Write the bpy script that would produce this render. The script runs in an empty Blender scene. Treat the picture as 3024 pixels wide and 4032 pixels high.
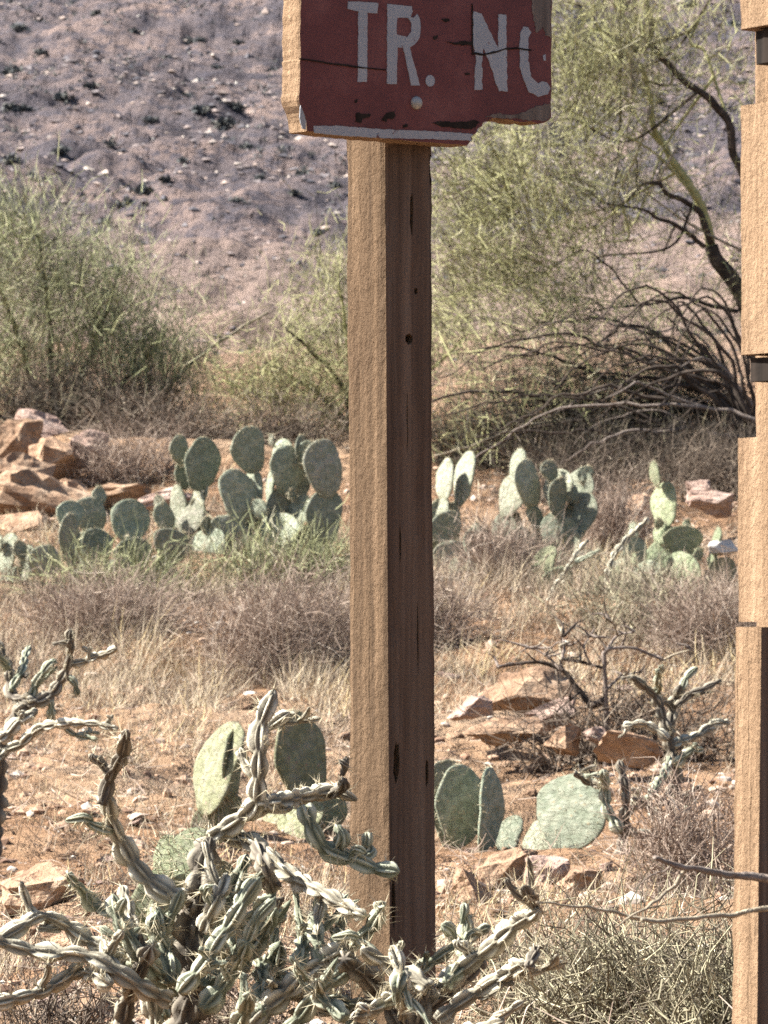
import bpy, bmesh, math, random
import numpy as np
from mathutils import Vector, Matrix
from mathutils.geometry import tessellate_polygon

random.seed(7)
rng = np.random.default_rng(11)
scene = bpy.context.scene
COL = scene.collection

# ------------------------------------------------------------------ camera
F = 4914.0                      # focal length in pixels of the 768 x 1024 frame
CAMZ = 1.60
PITCH = math.atan(94.0 / F)
cam_d = bpy.data.cameras.new('camera')
cam = bpy.data.objects.new('camera', cam_d)
COL.objects.link(cam)
cam.location = (0, 0, CAMZ)
cam.rotation_euler = (math.pi / 2 + PITCH, 0, 0)
cam_d.sensor_fit = 'VERTICAL'
cam_d.sensor_height = 36.0
cam_d.sensor_width = 27.0
cam_d.lens = F / 1024.0 * 36.0
cam_d.clip_start = 0.1
cam_d.clip_end = 5000
cam_d.dof.use_dof = True
cam_d.dof.focus_distance = 8.5
cam_d.dof.aperture_fstop = 30.0
scene.camera = cam

# ------------------------------------------------------------------ light
SUN_AZ = math.radians(176)      # direction to the sun, measured from +X towards +Y
SUN_EL = math.radians(44)
sdir = Vector((math.cos(SUN_AZ) * math.cos(SUN_EL), math.sin(SUN_AZ) * math.cos(SUN_EL), math.sin(SUN_EL)))
world = bpy.data.worlds.new('World')
scene.world = world
world.use_nodes = True
wn = world.node_tree.nodes
wl = world.node_tree.links
wn.clear()
wo = wn.new('ShaderNodeOutputWorld')
bg = wn.new('ShaderNodeBackground')
sky = wn.new('ShaderNodeTexSky')
sky.sky_type = 'NISHITA'
sky.sun_disc = False
sky.sun_elevation = SUN_EL
sky.sun_rotation = math.pi / 2 - SUN_AZ
sky.air_density = 1.0
sky.dust_density = 1.5
bg.inputs['Strength'].default_value = 0.05
wl.new(sky.outputs[0], bg.inputs['Color'])
wl.new(bg.outputs[0], wo.inputs['Surface'])
sun_d = bpy.data.lights.new('sun', 'SUN')
sun_d.energy = 5.0
sun_d.angle = math.radians(0.55)
sun_d.color = (1.0, 0.965, 0.885)
sun = bpy.data.objects.new('sun', sun_d)
COL.objects.link(sun)
sun.rotation_euler = sdir.to_track_quat('Z', 'Y').to_euler()
sun.location = (-20, 0, 30)

scene.view_settings.view_transform = 'Standard'
scene.view_settings.look = 'None'
scene.view_settings.gamma = 1.0
scene.view_settings.exposure = 1.97
scene.view_settings.use_curve_mapping = False
scene.render.engine = 'CYCLES'
scene.cycles.max_bounces = 4
scene.cycles.diffuse_bounces = 2
scene.cycles.use_denoising = False

# ------------------------------------------------------------------ helpers
CP, SP = math.cos(PITCH), math.sin(PITCH)


def ray(px, py):
    x = (px - 384.0) / F
    u = (512.0 - py) / F
    return np.array([x, CP - SP * u, SP + CP * u])


def P(px, py, d):
    """world point seen at pixel (px, py) of the 768 x 1024 frame at forward distance d"""
    r = ray(px, py)
    return np.array([0, 0, CAMZ]) + r * d


def _hash(ix, iy, iz, seed):
    h = (ix.astype(np.int64) * 374761393 + iy.astype(np.int64) * 668265263 + iz.astype(np.int64) * 2147483647 + seed * 974711) & 0xffffffff
    h = ((h ^ (h >> 13)) * 1274126177) & 0xffffffff
    h = ((h ^ (h >> 16)) * 2246822519) & 0xffffffff
    return ((h ^ (h >> 15)) & 0xffffff) / float(0xffffff)


def vnoise(x, y, z=0.0, seed=0):
    x = np.asarray(x, float); y = np.asarray(y, float); z = np.asarray(z, float) + 0 * x
    ix, iy, iz = np.floor(x), np.floor(y), np.floor(z)
    fx, fy, fz = x - ix, y - iy, z - iz
    fx = fx * fx * (3 - 2 * fx); fy = fy * fy * (3 - 2 * fy); fz = fz * fz * (3 - 2 * fz)
    r = 0
    for a in (0, 1):
        for b in (0, 1):
            for c in (0, 1):
                w = (fx if a else 1 - fx) * (fy if b else 1 - fy) * (fz if c else 1 - fz)
                r = r + w * _hash(ix + a, iy + b, iz + c, seed)
    return r * 2 - 1


def fbm(x, y, z=0.0, oct=4, seed=0):
    r, a = 0, 1.0
    for k in range(oct):
        r = r + a * vnoise(np.asarray(x) * 2 ** k, np.asarray(y) * 2 ** k, np.asarray(z) * 2 ** k, seed + k * 17)
        a *= 0.5
    return r


def build_mesh(name, V, quads=None, tris=None, smooth=False, tint=None):
    me = bpy.data.meshes.new(name)
    V = np.asarray(V, np.float32).reshape(-1, 3)
    nq = 0 if quads is None else len(quads)
    nt = 0 if tris is None else len(tris)
    me.vertices.add(len(V))
    me.vertices.foreach_set('co', V.ravel())
    loops = []
    if nq: loops.append(np.asarray(quads, np.int32).ravel())
    if nt: loops.append(np.asarray(tris, np.int32).ravel())
    li = np.concatenate(loops)
    starts = np.concatenate([np.arange(nq) * 4, nq * 4 + np.arange(nt) * 3]).astype(np.int32)
    me.loops.add(len(li))
    me.loops.foreach_set('vertex_index', li)
    me.polygons.add(nq + nt)
    me.polygons.foreach_set('loop_start', starts)
    me.polygons.foreach_set('use_smooth', np.full(nq + nt, bool(smooth)))
    if tint is not None:
        at = me.attributes.new('tint', 'FLOAT', 'POINT')
        at.data.foreach_set('value', np.asarray(tint, np.float32))
    me.update(calc_edges=True)
    me.validate()
    return me


def link(name, me, mat, parent=None, kind=None):
    o = bpy.data.objects.new(name, me)
    COL.objects.link(o)
    if mat is not None and len(me.materials) == 0:
        me.materials.append(mat)
    if parent is not None:
        o.parent = parent
    if kind:
        o['kind'] = kind
    return o


def tag(o, label, cat, group=None):
    o['label'] = label
    o['category'] = cat
    if group:
        o['group'] = group
    return o


def thing(name, label, cat, loc, group=None):
    o = bpy.data.objects.new(name, None)
    COL.objects.link(o)
    o.empty_display_size = 0.1
    o.location = [float(c) for c in loc]
    return tag(o, label, cat, group)


def root_of(o):
    off = np.zeros(3)
    while o is not None:
        off = off + np.array(o.location)
        o = o.parent
    return off


class MB:
    """collects pieces of one mesh in world coordinates"""
    def __init__(s):
        s.V, s.Q, s.T, s.C, s.n = [], [], [], [], 0

    def add(s, V, Q=None, T=None, tint=0.5):
        V = np.asarray(V, float).reshape(-1, 3)
        if Q is not None and len(Q): s.Q.append(np.asarray(Q) + s.n)
        if T is not None and len(T): s.T.append(np.asarray(T) + s.n)
        s.V.append(V)
        s.C.append(np.full(len(V), tint) if np.isscalar(tint) else np.asarray(tint))
        s.n += len(V)

    def build(s, name, mat, parent=None, smooth=False, kind=None):
        V = np.concatenate(s.V)
        if parent is not None:
            V = V - root_of(parent)
        me = build_mesh(name, V, np.concatenate(s.Q) if s.Q else None, np.concatenate(s.T) if s.T else None, smooth, np.concatenate(s.C))
        return link(name, me, mat, parent, kind)


def unit(v):
    v = np.asarray(v, float)
    return v / (np.linalg.norm(v, axis=-1, keepdims=True) + 1e-9)


def catmull(pts, n):
    pts = np.asarray(pts, float)
    if len(pts) < 3:
        t = np.linspace(0, 1, n)[:, None]
        return pts[0] * (1 - t) + pts[-1] * t
    p = np.vstack([2 * pts[0] - pts[1], pts, 2 * pts[-1] - pts[-2]])
    seg = np.linalg.norm(np.diff(pts, axis=0), axis=1)
    cum = np.concatenate([[0], np.cumsum(seg)])
    out = []
    for s in np.linspace(0, cum[-1], n):
        i = min(np.searchsorted(cum, s, 'right') - 1, len(pts) - 2)
        t = (s - cum[i]) / (seg[i] + 1e-9)
        a, b, c, d = p[i], p[i + 1], p[i + 2], p[i + 3]
        out.append(0.5 * ((2 * b) + (-a + c) * t + (2 * a - 5 * b + 4 * c - d) * t * t + (-a + 3 * b - 3 * c + d) * t ** 3))
    return np.array(out)


def frames(path):
    tan = unit(np.gradient(path, axis=0))
    up = np.array([0.3, 0.9, 0.2])
    N = []
    n = unit(np.cross(tan[0], up))
    for t in tan:
        n = unit(n - t * np.dot(n, t))
        N.append(n)
    N = np.array(N)
    return tan, N, np.cross(tan, N)


def tube(path, radii, sides=6, jit=0.0, seed=0):
    """closed tube along path -> V, Q, T"""
    path = np.asarray(path, float)
    n = len(path)
    radii = np.broadcast_to(np.asarray(radii, float), (n,))
    _, N, B = frames(path)
    a = np.linspace(0, 2 * np.pi, sides, endpoint=False)
    rr = radii[:, None] * np.ones(sides)
    if jit:
        i, j = np.meshgrid(np.arange(n), np.arange(sides), indexing='ij')
        rr = rr * (1 + jit * vnoise(i * 0.8, j * 1.3 + seed * 7.1, seed=seed))
    V = path[:, None, :] + rr[..., None] * (np.cos(a)[None, :, None] * N[:, None, :] + np.sin(a)[None, :, None] * B[:, None, :])
    V = V.reshape(-1, 3)
    Q = [[i * sides + j, i * sides + (j + 1) % sides, (i + 1) * sides + (j + 1) % sides, (i + 1) * sides + j] for i in range(n - 1) for j in range(sides)]
    V = np.vstack([V, path[0], path[-1]])
    c0, c1 = len(V) - 2, len(V) - 1
    T = [[c0, (j + 1) % sides, j] for j in range(sides)] + [[c1, (n - 1) * sides + j, (n - 1) * sides + (j + 1) % sides] for j in range(sides)]
    return V, np.array(Q), np.array(T)


def twig_arrays(A, D, L, W, bend=0.25, droop=0.0, rg=rng):
    """many thin tapered three-sided twigs, two segments each -> V, Q"""
    n = len(A)
    D = unit(D)
    L = np.asarray(L)[:, None]
    r = rg.normal(size=(n, 3))
    side = unit(np.cross(D, r))
    M = A + D * L * 0.5 + side * L * bend * 0.35 * rg.uniform(-1, 1, (n, 1))
    E = A + D * L + side * L * bend * rg.uniform(-1, 1, (n, 1)) + np.array([0, 0, -1]) * droop * L
    s2 = np.cross(D, side)
    rings = []
    for C, k in ((A, 1.0), (M, 0.8), (E, 0.35)):
        for q in range(3):
            an = q * 2.0944
            rings.append(C + (np.asarray(W)[:, None] * k * 0.5) * (math.cos(an) * side + math.sin(an) * s2))
    V = np.stack(rings, 1).reshape(-1, 3)
    base = (np.arange(n) * 9)[:, None]
    Q = []
    for s in (0, 3):
        for q in range(3):
            Q.append(base + np.array([s + q, s + (q + 1) % 3, s + 3 + (q + 1) % 3, s + 3 + q]))
    Q = np.stack(Q, 1).reshape(-1, 4)
    return V, Q


def needles(A, D, L, W):
    """straight spines: slender three-sided pyramids -> V, T"""
    n = len(A)
    D = unit(D)
    side = unit(np.cross(D, np.array([0.31, 0.57, 0.76])))
    s2 = np.cross(D, side)
    W = np.asarray(W)[:, None] * 0.58
    V = np.stack([A + W * side, A + W * (-0.5 * side + 0.866 * s2), A + W * (-0.5 * side - 0.866 * s2), A + D * np.asarray(L)[:, None]], 1).reshape(-1, 3)
    b = (np.arange(n) * 4)[:, None]
    T = np.stack([b + np.array([0, 1, 3]), b + np.array([1, 2, 3]), b + np.array([2, 0, 3])], 1).reshape(-1, 3)
    return V, T


def blades(A, D, L, W, rg=rng):
    """thin flat grass blades, two quads each"""
    n = len(A)
    D = unit(D)
    L = np.asarray(L)[:, None]; W = np.asarray(W)[:, None]
    side = unit(np.cross(D, rg.normal(size=(n, 3))))
    cur = unit(np.cross(D, side))
    b = rg.uniform(-.45, .45, (n, 1))
    M = A + D * L * 0.55 + cur * L * b * 0.25
    E = A + D * L + cur * L * b
    V = np.stack([A - side * W / 2, A + side * W / 2, M + side * W * .4, M - side * W * .4, E + side * W * .1, E - side * W * .1], 1).reshape(-1, 3)
    base = (np.arange(n) * 6)[:, None]
    Q = np.stack([base + np.array([0, 1, 2, 3]), base + np.array([3, 2, 4, 5])], 1).reshape(-1, 4)
    return V, Q


# ------------------------------------------------------------------ materials
def mat_new(name, rough=0.85, spec=0.25):
    m = bpy.data.materials.new(name)
    m.use_nodes = True
    nt = m.node_tree
    b = nt.nodes['Principled BSDF']
    b.inputs['Roughness'].default_value = rough
    b.inputs['Specular IOR Level'].default_value = spec
    return m, nt, b


def nd(nt, t, **kw):
    n = nt.nodes.new(t)
    for k, v in kw.items():
        setattr(n, k, v)
    return n


def noise(nt, vec, scale, detail=5, rough=0.6, dist=0.0):
    n = nd(nt, 'ShaderNodeTexNoise')
    n.inputs['Scale'].default_value = scale
    n.inputs['Detail'].default_value = detail
    n.inputs['Roughness'].default_value = rough
    n.inputs['Distortion'].default_value = dist
    if vec is not None:
        nt.links.new(vec, n.inputs['Vector'])
    return n.outputs[0]


ALB = 0.78                      # overall reflectance of the dusty surfaces


def ramp(nt, fac, stops):
    r = nd(nt, 'ShaderNodeValToRGB')
    el = r.color_ramp.elements
    while len(el) < len(stops):
        el.new(0.5)
    for e, (p, c) in zip(el, stops):
        e.position = p
        k = 1.0 if c[0] == c[1] == c[2] else ALB      # greys are masks, not colours
        e.color = (c[0] * k, c[1] * k, c[2] * k, 1)
    nt.links.new(fac, r.inputs[0])
    return r.outputs[0]


def mix(nt, fac, a, b, mode='MIX'):
    n = nd(nt, 'ShaderNodeMix', data_type='RGBA', blend_type=mode)
    for s, v in ((0, fac), (6, a), (7, b)):
        if hasattr(v, 'is_output'):
            nt.links.new(v, n.inputs[s])
        else:
            n.inputs[s].default_value = v if s == 0 else (*v, 1)
    return n.outputs[2]


def math_n(nt, op, a, b=0.0, clamp=False):
    n = nd(nt, 'ShaderNodeMath', operation=op, use_clamp=clamp)
    for i, v in enumerate((a, b)):
        if hasattr(v, 'is_output'):
            nt.links.new(v, n.inputs[i])
        else:
            n.inputs[i].default_value = v
    return n.outputs[0]


def bump(nt, bsdf, h, strength, dist, prev=None):
    n = nd(nt, 'ShaderNodeBump')
    n.inputs['Strength'].default_value = strength
    n.inputs['Distance'].default_value = dist
    nt.links.new(h, n.inputs['Height'])
    if prev is not None:
        nt.links.new(prev, n.inputs['Normal'])
    nt.links.new(n.outputs[0], bsdf.inputs['Normal'])
    return n.outputs[0]


def coords(nt, kind='Object', scale=None, rot=None):
    tc = nd(nt, 'ShaderNodeTexCoord')
    if scale is None and rot is None:
        return tc.outputs[kind]
    mp = nd(nt, 'ShaderNodeMapping')
    if scale: mp.inputs['Scale'].default_value = scale
    if rot: mp.inputs['Rotation'].default_value = rot
    nt.links.new(tc.outputs[kind], mp.inputs['Vector'])
    return mp.outputs[0]


def mat_tint(name, stops, rough=0.85, spec=0.2, trans=0.0):
    """colour chosen per twig / blade from its tint value"""
    m, nt, b = mat_new(name, rough, spec)
    a = nd(nt, 'ShaderNodeAttribute', attribute_name='tint')
    c = ramp(nt, a.outputs['Fac'], stops)
    nt.links.new(c, b.inputs['Base Color'])
    return m


M = {}


def make_materials():
    # soil of the bank and the hillside (one sheet)
    m, nt, b = mat_new('soil', 0.95, 0.1)
    v = coords(nt)
    big = noise(nt, v, 0.55, 6, 0.62)
    fine = noise(nt, v, 14.0, 6, 0.7)
    near = ramp(nt, big, [(0.28, (0.29, 0.165, 0.09)), (0.45, (0.43, 0.255, 0.145)), (0.58, (0.51, 0.34, 0.215)), (0.75, (0.56, 0.43, 0.31))])
    near = mix(nt, math_n(nt, 'MULTIPLY', fine, 0.45), near, (0.26, 0.16, 0.11))
    hb = noise(nt, v, 0.11, 9, 0.62, 0.4)
    hf = noise(nt, coords(nt, scale=(1.0, 0.55, 1.6), rot=(0, 0, 0.5)), 0.9, 8, 0.78, 0.6)
    far = ramp(nt, hb, [(0.34, (0.12, 0.105, 0.12)), (0.47, (0.195, 0.158, 0.162)), (0.58, (0.315, 0.235, 0.215)), (0.72, (0.43, 0.31, 0.265))])
    far = mix(nt, ramp(nt, hf, [(0.48, (0, 0, 0)), (0.58, (.95, .95, .95))]), far, (0.085, 0.078, 0.095))
    sx = nd(nt, 'ShaderNodeSeparateXYZ')
    nt.links.new(v, sx.inputs[0])
    f = nd(nt, 'ShaderNodeMapRange')
    f.inputs['From Min'].default_value = 40
    f.inputs['From Max'].default_value = 130
    nt.links.new(sx.outputs[1], f.inputs['Value'])
    # foot of the hill: paler orange fan
    fan = nd(nt, 'ShaderNodeMapRange')
    fan.inputs['From Min'].default_value = 275
    fan.inputs['From Max'].default_value = 185
    nt.links.new(math_n(nt, 'ADD', sx.outputs[1], math_n(nt, 'MULTIPLY', hb, 90)), fan.inputs['Value'])
    far = mix(nt, math_n(nt, 'MULTIPLY', fan.outputs[0], 0.55), far, (0.40, 0.285, 0.22))
    c = mix(nt, f.outputs[0], near, far)
    nt.links.new(c, b.inputs['Base Color'])
    p = bump(nt, b, fine, 0.8, 0.05)
    p = bump(nt, b, hf, 1.0, 1.3, p)
    bump(nt, b, noise(nt, v, 0.28, 5, 0.7), 0.9, 2.0, p)
    M['soil'] = m

    # weathered timber
    def wood(name, cols, fuzz):
        m, nt, b = mat_new(name, 0.9, 0.15)
        v = coords(nt, scale=(55, 55, 1.4))
        g = noise(nt, v, 1.0, 7, 0.65, 0.4)
        blot = noise(nt, coords(nt, scale=(26, 26, 2.0)), 1.0, 6, 0.65)
        c = ramp(nt, g, [(0.25, cols[0]), (0.45, cols[1]), (0.62, cols[2]), (0.8, cols[3])])
        c = mix(nt, ramp(nt, blot, [(0.5, (0, 0, 0)), (0.78, (0.65, 0.65, 0.65))]), c, cols[0])
        nt.links.new(c, b.inputs['Base Color'])
        p = bump(nt, b, g, 0.55, 0.004)
        fz = noise(nt, coords(nt, scale=(1, 1, 0.55), rot=(0.5, 0.4, 0)), 110.0, 6, 0.75)
        p = bump(nt, b, fz, fuzz, 0.013, p)
        p = bump(nt, b, noise(nt, coords(nt, scale=(38, 38, 60), rot=(0.6, 0.3, 0)), 1.0, 4, .65), fuzz * .45, 0.006, p)
        ck = noise(nt, coords(nt, scale=(70, 70, 0.9)), 1.0, 3, 0.5)
        bump(nt, b, ramp(nt, ck, [(0.32, (0, 0, 0)), (0.40, (1, 1, 1))]), 0.8, 0.004, p)
        return m
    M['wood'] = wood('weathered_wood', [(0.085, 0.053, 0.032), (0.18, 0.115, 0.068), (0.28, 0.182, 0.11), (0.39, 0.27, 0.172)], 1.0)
    M['wood_shaded'] = wood('shaded_wood', [(0.06, 0.04, 0.03), (0.125, 0.083, 0.062), (0.185, 0.13, 0.099), (0.27, 0.197, 0.15)], 0.12)  # darker copy of the timber, shade of the sunless faces painted in
    M['wood_pale'] = wood('pale_wood', [(0.22, 0.14, 0.085), (0.36, 0.235, 0.143), (0.48, 0.32, 0.2), (0.58, 0.41, 0.27)], 0.9)
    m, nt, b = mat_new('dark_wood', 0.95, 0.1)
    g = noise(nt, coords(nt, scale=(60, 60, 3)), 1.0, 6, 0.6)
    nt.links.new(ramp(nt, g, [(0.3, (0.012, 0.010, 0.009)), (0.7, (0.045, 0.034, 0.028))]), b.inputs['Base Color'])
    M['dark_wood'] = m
    m, nt, b = mat_new('grey_wood', 0.95, 0.1)
    g = noise(nt, coords(nt, scale=(70, 70, 4)), 1.0, 6, 0.6)
    nt.links.new(ramp(nt, g, [(0.3, (0.10, 0.08, 0.07)), (0.7, (0.23, 0.19, 0.165))]), b.inputs['Base Color'])
    bump(nt, b, g, 0.6, 0.003)
    M['grey_wood'] = m

    # red paint, flaking
    m, nt, b = mat_new('red_paint', 0.7, 0.3)
    v = coords(nt)
    fade = noise(nt, v, 12.0, 7, 0.65)
    red = ramp(nt, fade, [(0.3, (0.105, 0.03, 0.03)), (0.52, (0.145, 0.042, 0.041)), (0.75, (0.21, 0.078, 0.072))])
    gr = noise(nt, coords(nt, scale=(5, 5, 75)), 1.0, 5, 0.65)
    red = mix(nt, ramp(nt, gr, [(0.55, (0, 0, 0)), (0.8, (0.45, 0.45, 0.45))]), red, (0.13, 0.045, 0.043))
    fl = noise(nt, coords(nt, scale=(30, 30, 60)), 1.0, 8, 0.7)
    c = mix(nt, ramp(nt, fl, [(0.70, (0, 0, 0)), (0.715, (1, 1, 1))]), red, (0.05, 0.034, 0.03))
    nt.links.new(c, b.inputs['Base Color'])
    bump(nt, b, gr, 0.25, 0.003)
    M['red'] = m
    # white lettering paint with chips
    m, nt, b = mat_new('white_paint', 0.7, 0.3)
    v = coords(nt)
    fl = noise(nt, v, 70.0, 5, 0.65)
    c = mix(nt, ramp(nt, fl, [(0.64, (0, 0, 0)), (0.67, (1, 1, 1))]), (0.27, 0.28, 0.305), (0.11, 0.042, 0.04))
    c = mix(nt, ramp(nt, noise(nt, v, 16, 3), [(0.4, (0, 0, 0)), (0.8, (.5, .5, .5))]), c, (0.20, 0.20, 0.215))
    nt.links.new(c, b.inputs['Base Color'])
    M['white'] = m
    m, nt, b = mat_new('bolt_metal', 0.55, 0.5)
    b.inputs['Metallic'].default_value = 0.3
    nt.links.new(ramp(nt, noise(nt, coords(nt), 60, 4), [(0.3, (0.30, 0.30, 0.28)), (0.7, (0.45, 0.44, 0.42))]), b.inputs['Base Color'])
    M['bolt'] = m

    # rock
    def rock(name, cols, sc=5.0):
        m, nt, b = mat_new(name, 0.95, 0.15)
        v = coords(nt)
        n1 = noise(nt, v, sc, 7, 0.65, 0.3)
        n2 = noise(nt, v, sc * 6, 5, 0.7)
        oi = nd(nt, 'ShaderNodeObjectInfo')
        c = ramp(nt, n1, [(0.28, cols[0]), (0.45, cols[1]), (0.58, cols[2]), (0.75, cols[3])])
        c = mix(nt, ramp(nt, n2, [(0.5, (0, 0, 0)), (0.72, (.7, .7, .7))]), c, cols[0])
        hs = nd(nt, 'ShaderNodeHueSaturation')
        nt.links.new(math_n(nt, 'ADD', math_n(nt, 'MULTIPLY', oi.outputs['Random'], 0.35), 0.82), hs.inputs['Value'])
        nt.links.new(c, hs.inputs['Color'])
        nt.links.new(hs.outputs[0], b.inputs['Base Color'])
        p = bump(nt, b, n1, 0.8, 0.08)
        p = bump(nt, b, noise(nt, coords(nt, scale=(3, 3, 16), rot=(.3, .4, 0)), 1.0, 5, .6), 0.7, 0.06, p)
        bump(nt, b, n2, 0.7, 0.03, p)
        return m
    M['rock'] = rock('orange_rock', [(0.15, 0.095, 0.07), (0.36, 0.225, 0.145), (0.52, 0.355, 0.24), (0.63, 0.50, 0.38)])
    M['rock_pink'] = rock('pink_rock', [(0.25, 0.165, 0.135), (0.42, 0.285, 0.23), (0.53, 0.39, 0.325), (0.62, 0.50, 0.44)])
    M['rock_white'] = rock('white_rock', [(0.45, 0.40, 0.36), (0.60, 0.55, 0.50), (0.70, 0.66, 0.6), (0.75, 0.72, 0.68)], 2.0)
    M['gravel'] = mat_tint('gravel', [(0.0, (0.20, 0.12, 0.085)), (0.35, (0.38, 0.23, 0.15)), (0.6, (0.48, 0.33, 0.23)), (0.85, (0.50, 0.40, 0.33)), (1.0, (0.62, 0.58, 0.52))])
    M['hill_stones'] = mat_tint('hill_stones', [(0.0, (0.085, 0.083, 0.10)), (0.4, (0.16, 0.145, 0.155)), (0.7, (0.30, 0.24, 0.225)), (0.9, (0.45, 0.345, 0.295)), (1.0, (0.62, 0.54, 0.48))])  # blue-grey rubble; the bluish cast also stands in for hazy air
    M['hill_scrub'] = mat_tint('hill_scrub', [(0.0, (0.065, 0.072, 0.08)), (0.6, (0.11, 0.115, 0.115)), (1.0, (0.19, 0.18, 0.155))])

    # cactus skins
    def pad(name, cols, dots):
        m, nt, b = mat_new(name, 0.7, 0.3)
        v = coords(nt)
        oi = nd(nt, 'ShaderNodeObjectInfo')
        n1 = noise(nt, v, 4.0, 8, 0.75)
        c = ramp(nt, n1, [(0.3, cols[0]), (0.5, cols[1]), (0.72, cols[2])])
        vo = nd(nt, 'ShaderNodeTexVoronoi')
        vo.inputs['Scale'].default_value = dots
        vo.inputs['Randomness'].default_value = 0.6
        nt.links.new(v, vo.inputs['Vector'])
        spot = ramp(nt, vo.outputs['Distance'], [(0.10, (1, 1, 1)), (0.2, (0, 0, 0))])
        c = mix(nt, math_n(nt, 'MULTIPLY', spot, 0.8), c, (0.36, 0.27, 0.18))
        net = ramp(nt, vo.outputs['Distance'], [(0.36, (0, 0, 0)), (0.62, (1, 1, 1))])
        c = mix(nt, math_n(nt, 'MULTIPLY', net, 0.4), c, (0.09, 0.11, 0.06))
        rim = ramp(nt, noise(nt, v, 9, 8, .75), [(0.48, (0, 0, 0)), (0.70, (.75, .75, .75))])
        c = mix(nt, rim, c, (0.34, 0.32, 0.24))
        hs = nd(nt, 'ShaderNodeHueSaturation')
        nt.links.new(math_n(nt, 'ADD', math_n(nt, 'MULTIPLY', oi.outputs['Random'], 0.5), 0.75), hs.inputs['Value'])
        nt.links.new(math_n(nt, 'ADD', math_n(nt, 'MULTIPLY', math_n(nt, 'FRACT', math_n(nt, 'MULTIPLY', oi.outputs['Random'], 7.3)), 0.07), 0.455), hs.inputs['Hue'])
        nt.links.new(c, hs.inputs['Color'])
        nt.links.new(hs.outputs[0], b.inputs['Base Color'])
        p = bump(nt, b, math_n(nt, 'MULTIPLY', vo.outputs['Distance'], -1.0), 0.4, 0.02)
        bump(nt, b, noise(nt, coords(nt, scale=(1, 1, 2.4)), 14, 6, .75), 0.8, 0.02, p)
        return m
    M['pad'] = pad('pad_skin', [(0.22, 0.245, 0.18), (0.36, 0.385, 0.285), (0.54, 0.55, 0.43)], 9.0)
    M['pad_green'] = pad('pad_skin_green', [(0.20, 0.23, 0.125), (0.35, 0.385, 0.22), (0.52, 0.545, 0.35)], 9.0)

    def cholla(name, lo, mid, hi):
        m, nt, b = mat_new(name, 0.8, 0.2)
        a = nd(nt, 'ShaderNodeAttribute', attribute_name='tint')
        n1 = noise(nt, coords(nt), 26.0, 5, 0.65)
        k = math_n(nt, 'ADD', math_n(nt, 'MULTIPLY', a.outputs['Fac'], 0.65), math_n(nt, 'MULTIPLY', n1, 0.4))
        nt.links.new(ramp(nt, k, [(0.2, lo), (0.5, mid), (0.8, hi)]), b.inputs['Base Color'])
        bump(nt, b, noise(nt, coords(nt), 160, 4, .7), 0.5, 0.003)
        return m
    M['cholla'] = cholla('cholla_skin', (0.08, 0.095, 0.07), (0.27, 0.285, 0.205), (0.54, 0.54, 0.42))
    M['cholla_dry'] = cholla('cholla_dry_skin', (0.09, 0.08, 0.065), (0.35, 0.315, 0.24), (0.70, 0.655, 0.53))
    M['cholla_bark'] = cholla('cholla_bark', (0.06, 0.05, 0.042), (0.17, 0.145, 0.115), (0.36, 0.32, 0.25))
    M['spine'] = mat_tint('spines', [(0, (0.45, 0.38, 0.25)), (1, (0.66, 0.58, 0.42))])

    def bark(name, lo, hi, sc=18):
        m, nt, b = mat_new(name, 0.9, 0.15)
        n1 = noise(nt, coords(nt), sc, 6, 0.65)
        nt.links.new(ramp(nt, n1, [(0.32, lo), (0.68, hi)]), b.inputs['Base Color'])
        bump(nt, b, n1, 0.7, 0.02)
        return m
    M['bark'] = bark('dark_bark', (0.035, 0.027, 0.022), (0.12, 0.092, 0.075))
    M['bark_green'] = bark('green_bark', (0.30, 0.30, 0.12), (0.60, 0.56, 0.29))
    M['bark_grey'] = bark('grey_bark', (0.16, 0.12, 0.10), (0.36, 0.30, 0.26), 60)
    M['bark_pale'] = bark('pale_bark', (0.30, 0.24, 0.17), (0.52, 0.45, 0.34), 60)
    M['verde'] = mat_tint('green_twigs', [(0, (0.07, 0.06, 0.042)), (0.2, (0.21, 0.195, 0.10)), (0.55, (0.39, 0.385, 0.185)), (0.9, (0.56, 0.535, 0.28)), (1, (0.66, 0.61, 0.42))])
    M['creosote'] = mat_tint('olive_twigs', [(0, (0.07, 0.065, 0.045)), (0.25, (0.20, 0.205, 0.115)), (0.6, (0.37, 0.385, 0.205)), (0.9, (0.54, 0.53, 0.30)), (1, (0.64, 0.59, 0.42))])
    M['grass'] = mat_tint('dry_grass', [(0, (0.20, 0.145, 0.11)), (0.3, (0.36, 0.275, 0.205)), (0.6, (0.49, 0.395, 0.285)), (0.88, (0.60, 0.51, 0.37)), (1, (0.64, 0.50, 0.27))])
    M['dry_twigs'] = mat_tint('dry_twigs', [(0, (0.17, 0.12, 0.095)), (0.4, (0.35, 0.26, 0.205)), (0.8, (0.48, 0.38, 0.305)), (1, (0.60, 0.51, 0.42))])
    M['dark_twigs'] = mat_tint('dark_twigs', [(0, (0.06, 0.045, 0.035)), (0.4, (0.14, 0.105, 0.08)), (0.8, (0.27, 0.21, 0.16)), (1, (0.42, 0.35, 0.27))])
    M['painted_shade_twigs'] = mat_tint('painted_shade_twigs', [(0, (0.025, 0.02, 0.017)), (0.45, (0.07, 0.058, 0.045)), (0.85, (0.15, 0.125, 0.085)), (1, (0.32, 0.28, 0.18))])  # shade under tree and brush put into the twig colour
    M['grey_twigs'] = mat_tint('grey_twigs', [(0, (0.10, 0.08, 0.06)), (0.35, (0.26, 0.225, 0.155)), (0.7, (0.42, 0.385, 0.255)), (1, (0.62, 0.55, 0.39))])


make_materials()

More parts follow.
